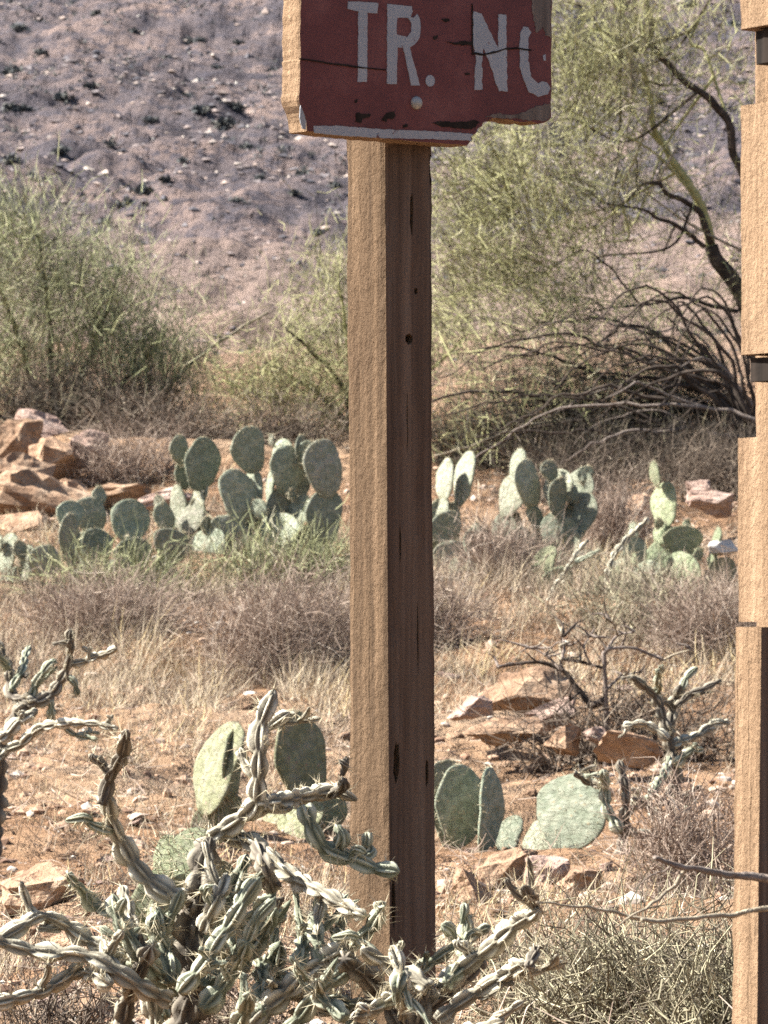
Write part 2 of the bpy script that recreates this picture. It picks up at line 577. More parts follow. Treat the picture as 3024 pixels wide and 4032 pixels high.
# ------------------------------------------------------------------ the ground, one sheet from the road to the hill
GD = np.array([-40, 0, 4.0, 6.0, 8, 12, 17, 22, 28, 33, 37, 45, 60, 100, 150, 250, 400, 600, 900])
GROW = {6: 1190, 8: 1055, 12: 935, 17: 838, 22: 706, 28: 575, 33: 486, 37: 436, 45: 408, 60: 388, 100: 360, 150: 318, 250: 225, 400: 60, 600: -150, 900: -330}
GZ = np.array([-1.6, -1.58, -1.2] + [(606 - GROW[int(d)]) / F * d for d in GD[3:]]) + CAMZ


def gz0(y):
    y = np.asarray(y, float)
    h = 0.04 * np.abs(y) + 0.4
    return (np.interp(y - h, GD, GZ) + 2 * np.interp(y, GD, GZ) + np.interp(y + h, GD, GZ)) / 4


def gz(x, y):
    x = np.asarray(x, float); y = np.asarray(y, float)
    z = gz0(y)
    yy = np.maximum(y, 1)
    z = z + 0.05 * fbm(x * 0.9, y * 0.9, oct=4, seed=3) * np.clip(yy / 10, 0.4, 1.5) + 0.02 * fbm(x * 4, y * 4, oct=3, seed=5)
    far = np.clip((y - 60) / 120, 0, 1)
    z = z + far * (3.2 * fbm(x * 0.018 + 3, y * 0.018, oct=5, seed=9) + 0.95 * fbm(x * 0.26, y * 0.19, oct=5, seed=21))
    z = z + far * 0.07 * (x + 12)                       # the slope climbs to the right
    bank = np.exp(-((y - 34) / 5.0) ** 2) * np.clip((-x - 1.2) / 1.6, 0, 1)
    z = z + 0.03 * bank
    return z


def make_ground():
    rows = [-40, -25, -15, -8, -3, 0, 2, 3.5]
    y = 4.5
    while y < 900:
        rows.append(y)
        y += max(0.05, y * 0.006 if y < 60 else y * 0.0065)
    rows += [930, 1000]
    rows = np.array(rows)
    t = np.linspace(-0.125, 0.125, 280)
    t = np.concatenate([-np.geomspace(3.0, 0.13, 26), t, np.geomspace(0.13, 3.0, 26)])
    w = np.maximum(rows, 14.0)
    X = t[None, :] * w[:, None]
    Y = np.repeat(rows[:, None], len(t), 1)
    Z = gz(X, Y)
    nr, nc = X.shape
    V = np.stack([X, Y, Z], -1).reshape(-1, 3)
    i, j = np.meshgrid(np.arange(nr - 1), np.arange(nc - 1), indexing='ij')
    a = (i * nc + j).ravel()
    Q = np.stack([a, a + 1, a + nc + 1, a + nc], 1)
    o = link('ground', build_mesh('ground', V, Q, smooth=True), M['soil'])
    o['kind'] = 'structure'


make_ground()


def at_ground(px, d):
    """world point of the ground at forward distance d below image column px"""
    x = (px - 384.0) / F * d
    return np.array([x, d, float(gz(x, d))])


# ------------------------------------------------------------------ stones
def ico():
    bm = bmesh.new()
    bmesh.ops.create_icosphere(bm, subdivisions=1, radius=1)
    V = np.array([v.co[:] for v in bm.verts]); T = np.array([[v.index for v in f.verts] for f in bm.faces])
    bm.free()
    return V, T


ICO_V, ICO_T = ico()


OCT_V = np.array([[1, 0, 0], [0, 1, 0], [-1, 0, 0], [0, -1, 0], [0, 0, 1], [0, 0, -1]], float)
OCT_T = np.array([[0, 1, 4], [1, 2, 4], [2, 3, 4], [3, 0, 4], [1, 0, 5], [2, 1, 5], [3, 2, 5], [0, 3, 5]])


def stones(mb, C, S, rg, far=False):
    """angular little stones, one per centre"""
    n = len(C)
    base = []
    for k in range(24):
        v = (OCT_V + 0.35 * rg.uniform(-1, 1, (6, 3))) if far else ICO_V * (1 + 0.38 * rg.uniform(-1, 1, (12, 1)))
        base.append(v)
    base = np.array(base)
    nv, tri = (6, OCT_T) if far else (12, ICO_T)
    idx = rg.integers(0, 24, n)
    V = base[idx]
    sc = rg.uniform(0.55, 1.25, (n, 1, 3)); sc[..., 2] *= 0.6
    V = V * sc * np.asarray(S)[:, None, None]
    a = rg.uniform(0, 6.28, n)
    ca, sa = np.cos(a)[:, None], np.sin(a)[:, None]
    V = np.stack([V[..., 0] * ca - V[..., 1] * sa, V[..., 0] * sa + V[..., 1] * ca, V[..., 2]], -1)
    V = V + np.asarray(C)[:, None, :]
    T = (tri[None] + (np.arange(n) * nv)[:, None, None]).reshape(-1, 3)
    tint = np.repeat(rg.uniform(0, 1, n), nv)
    mb.add(V.reshape(-1, 3), None, T, tint)


def make_rock(name, cx, cy, w, h, d, mat, label, group=None, depth=None, seed=0, tilt=0.0, flat=1.0):
    """an angular boulder whose outline fills w x h pixels around (cx, cy)"""
    rg = np.random.default_rng(1000 + seed)
    s = d / F
    hw, hh = 1.15 * w * s / 2, 1.2 * h * s / 2
    dp = (depth if depth else 0.8 * max(hw, hh) * 1.2)
    cor = np.array([[i, j, k] for i in (-1, 1) for j in (-1, 1) for k in (-1, 1)], float)
    cor = cor[rg.permutation(8)[:4]] * rg.uniform(0.2, 0.9, (4, 3))
    oth = unit(rg.normal(size=(12, 3))) * rg.uniform(0.7, 1.0, (12, 1))
    pts = np.vstack([cor, oth])
    pts /= np.abs(pts).max(0)
    pts = pts * np.array([hw, dp, hh])
    bm = bmesh.new()
    for p in pts: bm.verts.new(p)
    r = bmesh.ops.convex_hull(bm, input=bm.verts)
    bmesh.ops.delete(bm, geom=[v for v in bm.verts if not v.link_faces], context='VERTS')
    bmesh.ops.dissolve_limit(bm, angle_limit=0.25, verts=bm.verts, edges=bm.edges)
    bmesh.ops.triangulate(bm, faces=bm.faces)
    bmesh.ops.subdivide_edges(bm, edges=bm.edges, cuts=4, use_grid_fill=True)
    bmesh.ops.triangulate(bm, faces=bm.faces)
    V = np.array([v.co[:] for v in bm.verts])
    T = np.array([[v.index for v in f.verts] for f in bm.faces])
    bm.free()
    k = 1.0 / max(hw, hh)
    nrm = unit(V)
    V = V + nrm * (0.12 * max(hw, hh) * fbm(V[:, 0] * k * 1.6 + seed, V[:, 1] * k * 2.0, V[:, 2] * k * 7, oct=3, seed=seed))[:, None]
    ct, st = math.cos(tilt), math.sin(tilt)
    V = np.stack([V[:, 0] * ct + V[:, 2] * st, V[:, 1], -V[:, 0] * st + V[:, 2] * ct], 1)
    o = link(name, build_mesh(name, V, None, T), mat)
    o.location = [float(c) for c in P(cx, cy, d)]
    tag(o, label, 'rock', group)
    return o


def make_rocks():
    R, PK = M['rock'], M['rock_pink']
    G = 'boulders heaped on the bank at the left'
    mk = make_rock
    mk('boulder', 40, 424, 50, 22, 33.6, PK, 'pinkish slab lying tilted on top of the left rock heap', G, seed=1, tilt=0.42)
    mk('boulder', 20, 446, 52, 50, 33.3, R, 'pale orange boulder below the tilted slab, near the left edge', G, seed=2, tilt=-0.3)
    mk('boulder', 55, 464, 56, 42, 33.0, R, 'reddish brown boulder in the middle of the left rock heap', G, seed=3, tilt=0.55)
    mk('boulder', 88, 452, 44, 36, 33.3, PK, 'rounded pale boulder at the right end of the left rock heap', G, seed=4, tilt=0.25)
    mk('boulder', 15, 474, 66, 38, 32.4, R, 'broad sandy orange boulder at the left edge under the heap', G, seed=5, tilt=0.2)
    mk('boulder', 42, 505, 112, 56, 31.6, R, 'largest low tan boulder at the foot of the left rock heap', G, seed=6, tilt=0.25)
    mk('boulder', 118, 494, 66, 20, 31.6, R, 'flat orange slab between the rock heap and the prickly pears', G, seed=7, tilt=-0.15)
    mk('boulder', 164, 498, 54, 17, 31.0, PK, 'thin pink slab with dark right end behind the prickly pear pads', G, seed=8, tilt=-0.2)
    mk('boulder', 78, 500, 60, 30, 31.9, R, 'sloping tan boulder between the reddish boulder and the flat slab', G, seed=31, tilt=0.5)
    mk('boulder', 22, 528, 70, 26, 30.2, R, 'low sandy slab below the largest boulder at the left edge', G, seed=32, tilt=-0.1)
    mk('boulder', 30, 548, 40, 16, 30.4, PK, 'small mauve stone on soil below the left rock heap', G, seed=9)
    G = 'stones on the bare slope to the right'
    mk('stone', 521, 694, 98, 44, 20.6, R, 'large tan rock with rounded top under the dead branches', G, seed=11, tilt=-0.2)
    mk('stone', 471, 710, 46, 24, 20.2, PK, 'pinkish wedge shaped stone just right of the sign post', G, seed=12, tilt=-0.1)
    mk('stone', 551, 714, 52, 26, 20.0, PK, 'pale pink block below the large tan rock', G, seed=13, tilt=-0.5)
    mk('stone', 505, 733, 70, 22, 19.5, R, 'brown low stone with a dark hollow beneath the tan rock', G, seed=14, tilt=-0.2)
    mk('stone', 562, 742, 34, 32, 19.2, R, 'upright sandy stone standing below the pink block', G, seed=15)
    mk('stone', 628, 752, 60, 30, 18.6, R, 'smooth sandy slab right of the upright stone', G, seed=16, tilt=0.2)
    mk('stone', 600, 735, 30, 18, 19.2, PK, 'small grey pink stone between branches on the slope', G, seed=17)
    mk('stone', 712, 502, 46, 30, 30.0, PK, 'mauve boulder beside the right timber post, behind prickly pears', G, seed=18)
    mk('stone', 700, 490, 26, 18, 30.4, PK, 'small pale stone on top of the mauve boulder', G, seed=19)
    mk('stone', 640, 512, 26, 36, 30.3, R, 'orange upright rock left of the pale green pad', G, seed=20)
    mk('stone', 724, 548, 30, 14, 27.6, M['rock_white'], 'white flat stone beside the right timber post', G, seed=21)
    G = 'stones in the foreground'
    mk('stone', 505, 868, 60, 34, 14.6, R, 'reddish stone at the foot of the round prickly pear pad', G, seed=22, tilt=-0.3)
    mk('stone', 470, 905, 44, 60, 12.6, R, 'tall pinkish stone against the right side of the sign post', G, seed=23)
    mk('stone', 548, 874, 40, 30, 14.2, PK, 'pink broken stone below the round pad', G, seed=24)
    mk('stone', 585, 880, 50, 24, 13.8, R, 'low orange stone right of the pink broken stone', G, seed=25)
    mk('stone', 42, 890, 80, 44, 12.6, R, 'orange sunlit stone at lower left behind the cholla arms', G, seed=26, tilt=-0.2)
    mk('stone', 70, 942, 56, 34, 10.6, R, 'rust orange stone between two bleached cholla arms', G, seed=27)
    mk('stone', 145, 905, 42, 40, 11.6, R, 'orange stone behind the fork of the big cholla', G, seed=28)
    mk('stone', 36, 1000, 44, 30, 9.0, PK, 'grey pink stone at the bottom left corner', G, seed=29)
    mk('stone', 96, 1006, 36, 28, 8.8, R, 'brown stone under the low cholla arm at bottom left', G, seed=30)
    # broken stones strewn over the bare patches
    rs = np.random.default_rng(808)
    protos = []
    for k in range(6):
        o = make_rock('broken_stone', 384, 700, 40, 30, 15.0, R if k % 3 else PK, '', seed=200 + k)
        protos.append((o.data, o))
    for k in range(620):
        px, row = rs.uniform(-20, 790), rs.uniform(640, 985)
        right = math.exp(-((px - 540) / 95) ** 2 - ((row - 790) / 110) ** 2)
        left = math.exp(-((px - 60) / 110) ** 2 - ((row - 915) / 70) ** 2)
        if rs.random() > max(right, left, 0.06):
            continue
        dd = float(np.interp(-row, [-GROW[q] for q in (8, 12, 17, 22, 28)], [8, 12, 17, 22, 28]))
        me, first = protos[k % 6]
        o = link('broken_stone', me, None)
        g = at_ground(px, dd)
        sz = (7 + 24 * rs.uniform() ** 2) / 46 * (dd / 15.0)
        o.scale = (sz * rs.uniform(.8, 1.3), sz, sz * rs.uniform(.6, 1.1))
        o.rotation_euler = (rs.uniform(-.3, .3), rs.uniform(-.4, .4), rs.uniform(0, 6.28))
        o.location = (float(g[0]), float(g[1]), float(g[2]) + 0.004)
        tag(o, 'small broken orange stone among the rubble on the slope', 'stone', 'broken stones strewn over the slope')
    for me, o in protos:
        bpy.data.objects.remove(o)
    # gravel over the bank, too small to pick apart
    rg = np.random.default_rng(5)
    mb = MB()
    n = 15000
    d = 7.5 + (36 - 7.5) * rg.uniform(0, 1, n) ** 0.8
    x = rg.uniform(-0.125, 0.125, n) * d
    keep = fbm(x * 0.7 + 4, d * 0.5, oct=3, seed=31) + rg.uniform(-0.7, 0.7, n) > -0.1
    x, d = x[keep], d[keep]
    s = 0.006 + 0.03 * rg.uniform(0, 1, len(d)) ** 3.0
    z = gz(x, d)
    stones(mb, np.stack([x, d, z + 0.1 * s], 1), s, rg)
    o = mb.build('gravel', M['gravel'])
    o['kind'] = 'stuff'
    tag(o, 'orange and pink gravel scattered over the bank', 'gravel')


make_rocks()


# ------------------------------------------------------------------ the far hillside: stones and scrub
def scrub_clump(mb, c, r, rg, n=26):
    A = c + rg.normal(size=(n, 3)) * r * np.array([0.45, 0.45, 0.25]) + np.array([0, 0, r * 0.45])
    D = unit(rg.normal(size=(n, 3)) + np.array([0, 0, 0.7]))
    V, Q = blades(A, D, np.full(n, r * 0.8), rg.uniform(0.25, 0.5, n) * r, rg)
    mb.add(V, Q, None, np.repeat(rg.uniform(0, 1, n), 6))


def make_hillside():
    rg = np.random.default_rng(77)
    mb = MB()
    n = 46000
    # even density on the picture: sample rows, turn them into distances
    ds = np.geomspace(62, 640, 600)
    rows = 606 - (gz0(ds) - CAMZ) / ds * F
    rr = rg.uniform(-140, 388, n)
    d = np.interp(-rr, -rows, ds) * rg.uniform(.99, 1.01, n)
    x = rg.uniform(-0.115, 0.115, n) * d
    dens = 1.5 * fbm(x * 0.12 + 9, d * 0.06, oct=3, seed=41)
    rub = np.clip((d - 185) / 60, 0, 1) * np.clip((430 - d) / 120, 0, 1)          # the rubbly band of the slope
    keep = dens + rg.uniform(-0.9, 0.9, n) > 0.35 - 0.75 * rub
    x, d = x[keep], d[keep]
    s = d / F * (0.9 + 6.0 * rg.uniform(0, 1, len(d)) ** 2.6)
    stones(mb, np.stack([x, d, gz(x, d)], 1), s, rg, True)
    o = mb.build('hillside_stones', M['hill_stones'])
    o['kind'] = 'stuff'
    tag(o, 'loose stones strewn over the far hillside', 'stones')
    # scrub that reads as one mass
    mb = MB()
    n = 13000
    rr = rg.uniform(-140, 385, n)
    d = np.interp(-rr, -rows, ds)
    x = rg.uniform(-0.115, 0.115, n) * d
    dens = 1.4 * fbm(x * 0.12 + 1, d * 0.06 + 5, oct=3, seed=43)
    keep = dens + rg.uniform(-0.6, 0.6, n) > 0.0
    for xi, di in zip(x[keep], d[keep]):
        scrub_clump(mb, np.array([xi, di, float(gz(xi, di))]), di / F * (1.5 + 4.0 * rg.uniform() ** 2.5), rg, 9)
    o = mb.build('hillside_scrub', M['hill_scrub'])
    o['kind'] = 'stuff'
    tag(o, 'low dark scrub dotted over the far hillside', 'scrub')
    # the shrubs and white stones that can be told apart
    meshes = []
    for k in range(6):
        m2 = MB()
        scrub_clump(m2, np.zeros(3), 1.0, rg, 110)
        meshes.append(build_mesh('scrub', np.concatenate(m2.V), np.concatenate(m2.Q), None, False, np.concatenate(m2.C)))
    spots = [(18, 24, 11), (12, 82, 14), (45, 92, 10), (95, 16, 8), (88, 56, 8), (133, 34, 7), (128, 68, 8), (188, 36, 9), (200, 40, 8), (240, 60, 9), (262, 14, 9), (277, 16, 8), (238, 42, 7), (272, 62, 8),
             (62, 124, 12), (90, 122, 9), (10, 130, 11), (24, 130, 10), (130, 200, 17), (142, 196, 13), (200, 130, 12), (225, 132, 13), (236, 126, 12), (185, 118, 8), (108, 110, 9), (60, 168, 11), (10, 178, 12), (38, 155, 9),
             (88, 215, 11), (105, 206, 8), (190, 225, 13), (196, 214, 9), (206, 238, 8), (156, 222, 8), (236, 200, 9), (260, 175, 8), (150, 140, 10), (245, 155, 9), (215, 88, 9), (170, 98, 8), (40, 45, 9), (70, 62, 8),
             (294, 190, 9), (302, 170, 10), (318, 210, 9), (280, 225, 8), (262, 245, 8), (228, 262, 7), (312, 240, 8), (292, 260, 7), (335, 185, 8), (165, 182, 9), (110, 160, 8), (182, 165, 7), (210, 190, 8),
             (585, 140, 9), (665, 115, 9), (676, 118, 8), (690, 130, 9), (660, 150, 8), (700, 160, 8), (720, 60, 8), (735, 40, 9), (690, 30, 9), (665, 20, 8), (610, 160, 8), (620, 250, 9), (560, 215, 8),
             (325, 300, 7), (210, 355, 7), (240, 385, 7), (180, 370, 6), (195, 345, 6)]
    mats = [M['hill_scrub']]
    for i, (px, py, r) in enumerate(spots):
        d = float(np.interp(-(py), -rows, ds))
        x = (px - 384) / F * d
        me = meshes[i % 6]
        o = link('desert_shrub', me, M['hill_scrub'])
        o.location = (x, d, float(gz(x, d)))
        s = r * d / F * 0.62
        o.scale = (s * 1.1, s * 1.1, s * 0.85)
        o.rotation_euler = (0, 0, rg.uniform(0, 6))
        tag(o, 'small dark blue green shrub dotting the far hillside', 'shrub', 'shrubs on the far hillside')
    rock_me = []
    for k in range(4):
        v = ICO_V * (1 + 0.35 * rg.uniform(-1, 1, (12, 1))) * np.array([1, 0.8, 0.6])
        rock_me.append(build_mesh('pale_stone', v, None, ICO_T))
    for i, (px, py, r) in enumerate([(214, 114, 3.2), (158, 104, 3.2), (157, 96, 3.0), (152, 150, 3), (265, 165, 3), (248, 134, 3.5), (268, 137, 2.5), (215, 105, 2.6), (138, 20, 2.6), (143, 35, 2.6), (190, 47, 2.6),
                                   (268, 31, 2.5), (20, 99, 2.2), (185, 166, 2.6), (126, 236, 4), (59, 152, 2.4), (222, 115, 2.2), (236, 104, 2.6), (176, 90, 2.4), (124, 108, 2.4), (305, 280, 2.6), (155, 290, 3.4), (197, 378, 3.2)]):
        d = float(np.interp(-(py), -rows, ds))
        x = (px - 384) / F * d
        o = link('pale_stone', rock_me[i % 4], M['rock_white'])
        s = r * d / F
        o.location = (x, d, float(gz(x, d)) + s * .35)
        o.scale = (s, s, s)
        o.rotation_euler = (0, 0, rg.uniform(0, 6))
        tag(o, 'small white stone glinting on the far hillside', 'stone', 'white stones on the far hillside')


make_hillside()


# ------------------------------------------------------------------ sign posts
TH = math.radians(39.8)
T_R = np.array([math.cos(TH), math.sin(TH), 0])      # along the shaded face, to the right and away
T_L = np.array([-math.sin(TH), math.cos(TH), 0])     # along the sunlit face, to the left and away
N_R = np.array([math.sin(TH), -math.cos(TH), 0])     # the shaded face looks this way


def post_mesh(corner, z0, z1, tr, tl, wr, wl, lean, seed, zstep=0.006, rough=0.0011):
    """squared timber with slightly worn arrises; corner = its nearest edge at camera height"""
    per = []
    nseg = 9
    for (p, q) in (((0, 0), (1, 0)), ((1, 0), (1, 1)), ((1, 1), (0, 1)), ((0, 1), (0, 0))):
        for k in range(nseg):
            t = k / nseg
            per.append((p[0] + (q[0] - p[0]) * t, p[1] + (q[1] - p[1]) * t))
    per = np.array(per)
    c = (per - 0.5)
    rad = np.abs(c).min(1)
    m = np.abs(np.abs(c[:, 0]) - np.abs(c[:, 1])) < 1e-6
    per = np.where(m[:, None], 0.5 + c * 0.965, per)
    zs = np.arange(z0, z1, zstep)
    off = unit(np.where(np.abs(c) > 0.499, np.sign(c), 0) @ np.array([[1, 0], [0, 1]]))
    U = per[:, 0] * wr
    W = per[:, 1] * wl
    V = []
    j = np.arange(len(per))
    for z in zs:
        nz = rough * fbm(j * 0.6 + seed, np.full(len(j), z * 26.0), oct=3, seed=seed) + 0.0018 * vnoise(j * 0.15, np.full(len(j), z * 4.0), seed=seed + 3)
        P0 = corner + (U + off[:, 0] * nz)[:, None] * tr + (W + off[:, 1] * nz)[:, None] * tl
        P0 = P0 + lean * (z - CAMZ)
        P0[:, 2] = z
        V.append(P0)
    V = np.array(V)
    n, k = V.shape[:2]
    V = V.reshape(-1, 3)
    i, jj = np.meshgrid(np.arange(n - 1), np.arange(k), indexing='ij')
    a = (i * k + jj).ravel(); b = (i * k + (jj + 1) % k).ravel()
    Q = np.stack([a, b, b + k, a + k], 1)
    V = np.vstack([V, V[:k].mean(0), V[-k:].mean(0)])
    c0, c1 = len(V) - 2, len(V) - 1
    T = [[c0, (q + 1) % k, q] for q in range(k)] + [[c1, (n - 1) * k + q, (n - 1) * k + (q + 1) % k] for q in range(k)]
    return V, Q, np.array(T)


def cut(obj, cutters):
    """carve holes and checks into a mesh"""
    for me in cutters:
        c = bpy.data.objects.new('cutter', me)
        COL.objects.link(c)
        md = obj.modifiers.new('cut', 'BOOLEAN')
        md.operation = 'DIFFERENCE'
        md.solver = 'EXACT'
        md.object = c
        c['tmp'] = 1
    bpy.context.view_layer.update()
    dg = bpy.context.evaluated_depsgraph_get()
    new = bpy.data.meshes.new_from_object(obj.evaluated_get(dg))
    obj.modifiers.clear()
    old = obj.data
    obj.data = new
    for c in [o for o in COL.objects if o.get('tmp')]:
        bpy.data.objects.remove(c)
    return obj


def make_signpost():
    C0 = P(387.6, 606, 7.0)
    lean = np.array([-0.0060, 0, 0])
    base = at_ground(404, 7.06)
    root = thing('signpost', 'square brown timber post carrying a broken red sign lettered TR. NO', 'signpost', base)
    V, Q, T = post_mesh(C0, base[2] - 0.25, CAMZ + 1.14, T_R, T_L, 0.089, 0.089, lean, 2)
    post = link('post', build_mesh('post', V - base, Q, T, False), M['wood'], root)
    # holes: given on the shaded face in pixels (cx, cy, half width, half height, depth)
    cutters = []

    def on_face(px, py, out=0.0):
        r = ray(px, py)
        n = N_R
        o = np.array([0, 0, CAMZ])
        k = np.dot(C0 + n * out - o, n) / np.dot(r, n)
        return o + r * k
    for (cx, cy, hw, hh, dp, sd) in ((410, 339, 4.2, 5.8, 0.05, 1), (417.5, 291, 2.3, 3.6, 0.03, 2), (412.5, 214, 2.2, 24, 0.02, 3), (396, 762, 3.6, 22, 0.012, 4), (427, 772, 2.0, 16, 0.012, 5),
                                 (393, 905, 2.4, 26, 0.010, 6), (432, 170, 2.0, 20, 0.012, 7), (400, 545, 1.3, 22, 0.008, 8), (418, 640, 1.0, 40, 0.008, 9), (408, 420, 0.9, 36, 0.006, 10)):
        c = on_face(cx, cy)
        s = 7.03 / F
        k = 14
        rg = np.random.default_rng(sd)
        a = np.linspace(0, 2 * np.pi, k, endpoint=False)
        rr = 1 + 0.18 * rg.uniform(-1, 1, k)
        u = np.cos(a) * hw * s / math.cos(TH) * rr
        w = np.sin(a) * hh * s * rr
        front = c + N_R * 0.01 + u[:, None] * T_R + w[:, None] * np.array([0, 0, 1])
        back = c - N_R * dp + 0.55 * u[:, None] * T_R + 0.8 * w[:, None] * np.array([0, 0, 1])
        VV = np.vstack([front, back, front.mean(0), back.mean(0)]) - root_of(root)
        QQ = [[q, (q + 1) % k, k + (q + 1) % k, k + q] for q in range(k)]
        TT = [[2 * k, (q + 1) % k, q] for q in range(k)] + [[2 * k + 1, k + q, k + (q + 1) % k] for q in range(k)]
        me = build_mesh('cutter', VV + np.array(root.location), np.array(QQ), np.array(TT))
        bm = bmesh.new(); bm.from_mesh(me); bmesh.ops.recalc_face_normals(bm, faces=bm.faces); bm.to_mesh(me); bm.free()
        cutters.append(me)
    cut(post, cutters)
    if not post.data.materials:
        post.data.materials.append(M['wood'])
    post.data.materials.append(M['wood_shaded'])  # shade of this face painted darker; its smoother grain is real
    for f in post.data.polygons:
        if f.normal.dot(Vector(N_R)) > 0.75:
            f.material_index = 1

    # ---- the board, 38 mm thick, on the shaded face
    THK = 0.038
    GAP = 0.002

    def zx(x, y, out):
        """point on the plane `out` metres in front of the post face, from coordinates measured on the photograph"""
        return on_face(266.7 + x * 0.1837, y * 0.1837, out)
    outl = [(182, -330), (181, -150), (183, 20), (178, 60), (181, 110), (176, 170), (179, 240), (181, 318), (176, 330), (178, 420), (174, 500), (170, 545), (178, 575), (198, 612), (212, 660), (214, 715),
            (330, 731), (470, 742), (640, 757), (800, 772), (900, 778), (1000, 787), (1095, 793), (1104, 775), (1122, 762), (1112, 745), (1140, 728), (1150, 700), (1172, 690), (1180, 668), (1215, 655), (1240, 642), (1275, 650),
            (1330, 655), (1380, 668), (1440, 664), (1480, 676), (1520, 668), (1540, 655), (1552, 640), (1549, 560), (1556, 470), (1551, 330), (1557, 200), (1553, 120), (1558, 40), (1554, -100), (1556, -330)]
    # roughen the broken edge
    rg = np.random.default_rng(4)
    pts = []
    for a, b in zip(outl, outl[1:] + outl[:1]):
        L = math.hypot(b[0] - a[0], b[1] - a[1])
        k = max(1, int(L / 22))
        for q in range(k):
            t = q / k
            pts.append((a[0] + (b[0] - a[0]) * t + rg.uniform(-1.1, 1.1), a[1] + (b[1] - a[1]) * t + rg.uniform(-1.6, 1.6)))
    out_f = GAP + THK
    front = np.array([zx(x, y, out_f) for x, y in pts])
    # bevelled front arris, then straight back
    cen = front.mean(0)
    n = len(pts)
    inner = front + (cen - front) * 0.006
    mid = front - N_R * 0.003
    rgb = rg.uniform(-0.001, 0.001, (n, 1))
    back = front - N_R * THK + unit(front - cen) * rgb
    V = np.vstack([inner, mid, back])
    tris = tessellate_polygon([[Vector((x, -y, 0)) for x, y in pts]])
    bm = bmesh.new()
    bv = [bm.verts.new(v) for v in V]
    for t in tris:
        try: bm.faces.new([bv[q] for q in t])
        except ValueError: pass
        try: bm.faces.new([bv[2 * n + q] for q in reversed(t)])
        except ValueError: pass
    nfront = len(bm.faces)
    for q in range(n):
        for r in (0, 1):
            f = bm.faces.new([bv[r * n + q], bv[r * n + (q + 1) % n], bv[(r + 1) * n + (q + 1) % n], bv[(r + 1) * n + q]])
            f.material_index = 1
    bmesh.ops.recalc_face_normals(bm, faces=bm.faces)
    for f in bm.faces:
        if f.material_index == 0 and f.normal.dot(Vector(N_R)) < 0:
            f.material_index = 1
    org = root_of(root)
    bmesh.ops.translate(bm, vec=Vector([-c for c in org]), verts=bm.verts)
    me = bpy.data.meshes.new('sign_board')
    bm.to_mesh(me); bm.free()
    me.materials.append(M['red']); me.materials.append(M['wood_pale'])
    board = link('sign_board', me, None, root)
    board['label'] = 'weathered red board broken at its lower right corner'

    def flat(name, polys, mat, out=0.0012, rough=1.6, step=14, seed=0, thick=0.0014, label=None):
        """a coat of paint or a bare patch: thin slab standing just proud of the board"""
        rg = np.random.default_rng(seed)
        loops = []
        for poly in polys:
            pp = []
            for a, b in zip(poly, poly[1:] + poly[:1]):
                L = math.hypot(b[0] - a[0], b[1] - a[1])
                k = max(1, int(L / step))
                for q in range(k):
                    t = q / k
                    pp.append((a[0] + (b[0] - a[0]) * t + rg.uniform(-rough, rough), a[1] + (b[1] - a[1]) * t + rg.uniform(-rough, rough)))
            loops.append(pp)
        allp = [p for l in loops for p in l]
        tr = tessellate_polygon([[Vector((x, -y, 0)) for x, y in l] for l in loops])
        fr = np.array([zx(x, y, out_f + out) for x, y in allp])
        bk = fr - N_R * thick
        Q = []
        s = 0
        for l in loops:
            k = len(l)
            Q += [[s + q, s + (q + 1) % k, len(allp) + s + (q + 1) % k, len(allp) + s + q] for q in range(k)]
            s += k
        me = build_mesh(name, np.vstack([fr, bk]) - org, np.array(Q), np.array([list(t) for t in tr]))
        bm = bmesh.new(); bm.from_mesh(me); bmesh.ops.recalc_face_normals(bm, faces=bm.faces)
        bm.to_mesh(me); bm.free()
        o = link(name, me, mat, board)
        if label: o['label'] = label
        return o
    W = M['white']
    flat('letter', [[(444, 7), (520, 10), (607, 16), (603, 74), (549, 68), (548, 250), (546, 447), (497, 446), (499, 250), (500, 62), (443, 48)]], W, seed=1, label='white painted letter T')
    flat('letter', [[(658, 22), (790, 34), (794, 62), (784, 92), (800, 98), (820, 74), (834, 104), (838, 150), (834, 205), (806, 240), (780, 258), (800, 340), (836, 466), (788, 466), (764, 350), (744, 260), (712, 257), (708, 458), (656, 457)],
                    [(710, 96), (772, 98), (790, 125), (788, 170), (768, 200), (736, 196), (708, 188)]], W, seed=2, label='white painted letter R')
    a = np.linspace(0, 2 * np.pi, 16, endpoint=False)
    flat('full_stop', [[(891 + 25 * math.cos(t), 440 + 32 * math.sin(t)) for t in a]], W, rough=.8, seed=3, label='white painted full stop')
    flat('letter', [[(1124, 62), (1168, 76), (1215, 170), (1262, 268), (1261, 76), (1305, 80), (1308, 300), (1310, 498), (1264, 495), (1230, 385), (1180, 262), (1172, 330), (1174, 488), (1130, 488), (1140, 330), (1126, 240)]], W, seed=4, rough=3, label='chipped white painted letter N')
    flat('letter', [[(1398, 142), (1424, 150), (1442, 178), (1424, 206), (1424, 330), (1440, 415), (1478, 456), (1505, 440), (1530, 448), (1546, 478), (1530, 512), (1480, 526), (1430, 502), (1400, 440), (1378, 350), (1378, 230), (1386, 170)]], W, seed=5, rough=3, label='worn white painted letter O, its right side gone')
    flat('painted_line', [[(255, 686), (380, 684), (640, 704), (860, 712), (1040, 722), (1125, 728), (1108, 746), (1118, 766), (900, 757), (640, 752), (400, 738), (260, 724)]], W, seed=6, rough=2, label='white painted line along the bottom of the sign')
    flat('bare_patch', [[(488, 612), (530, 618), (570, 622), (560, 640), (520, 645), (512, 668), (486, 664)]], M['dark_wood'], seed=7, rough=3, out=0.0008)
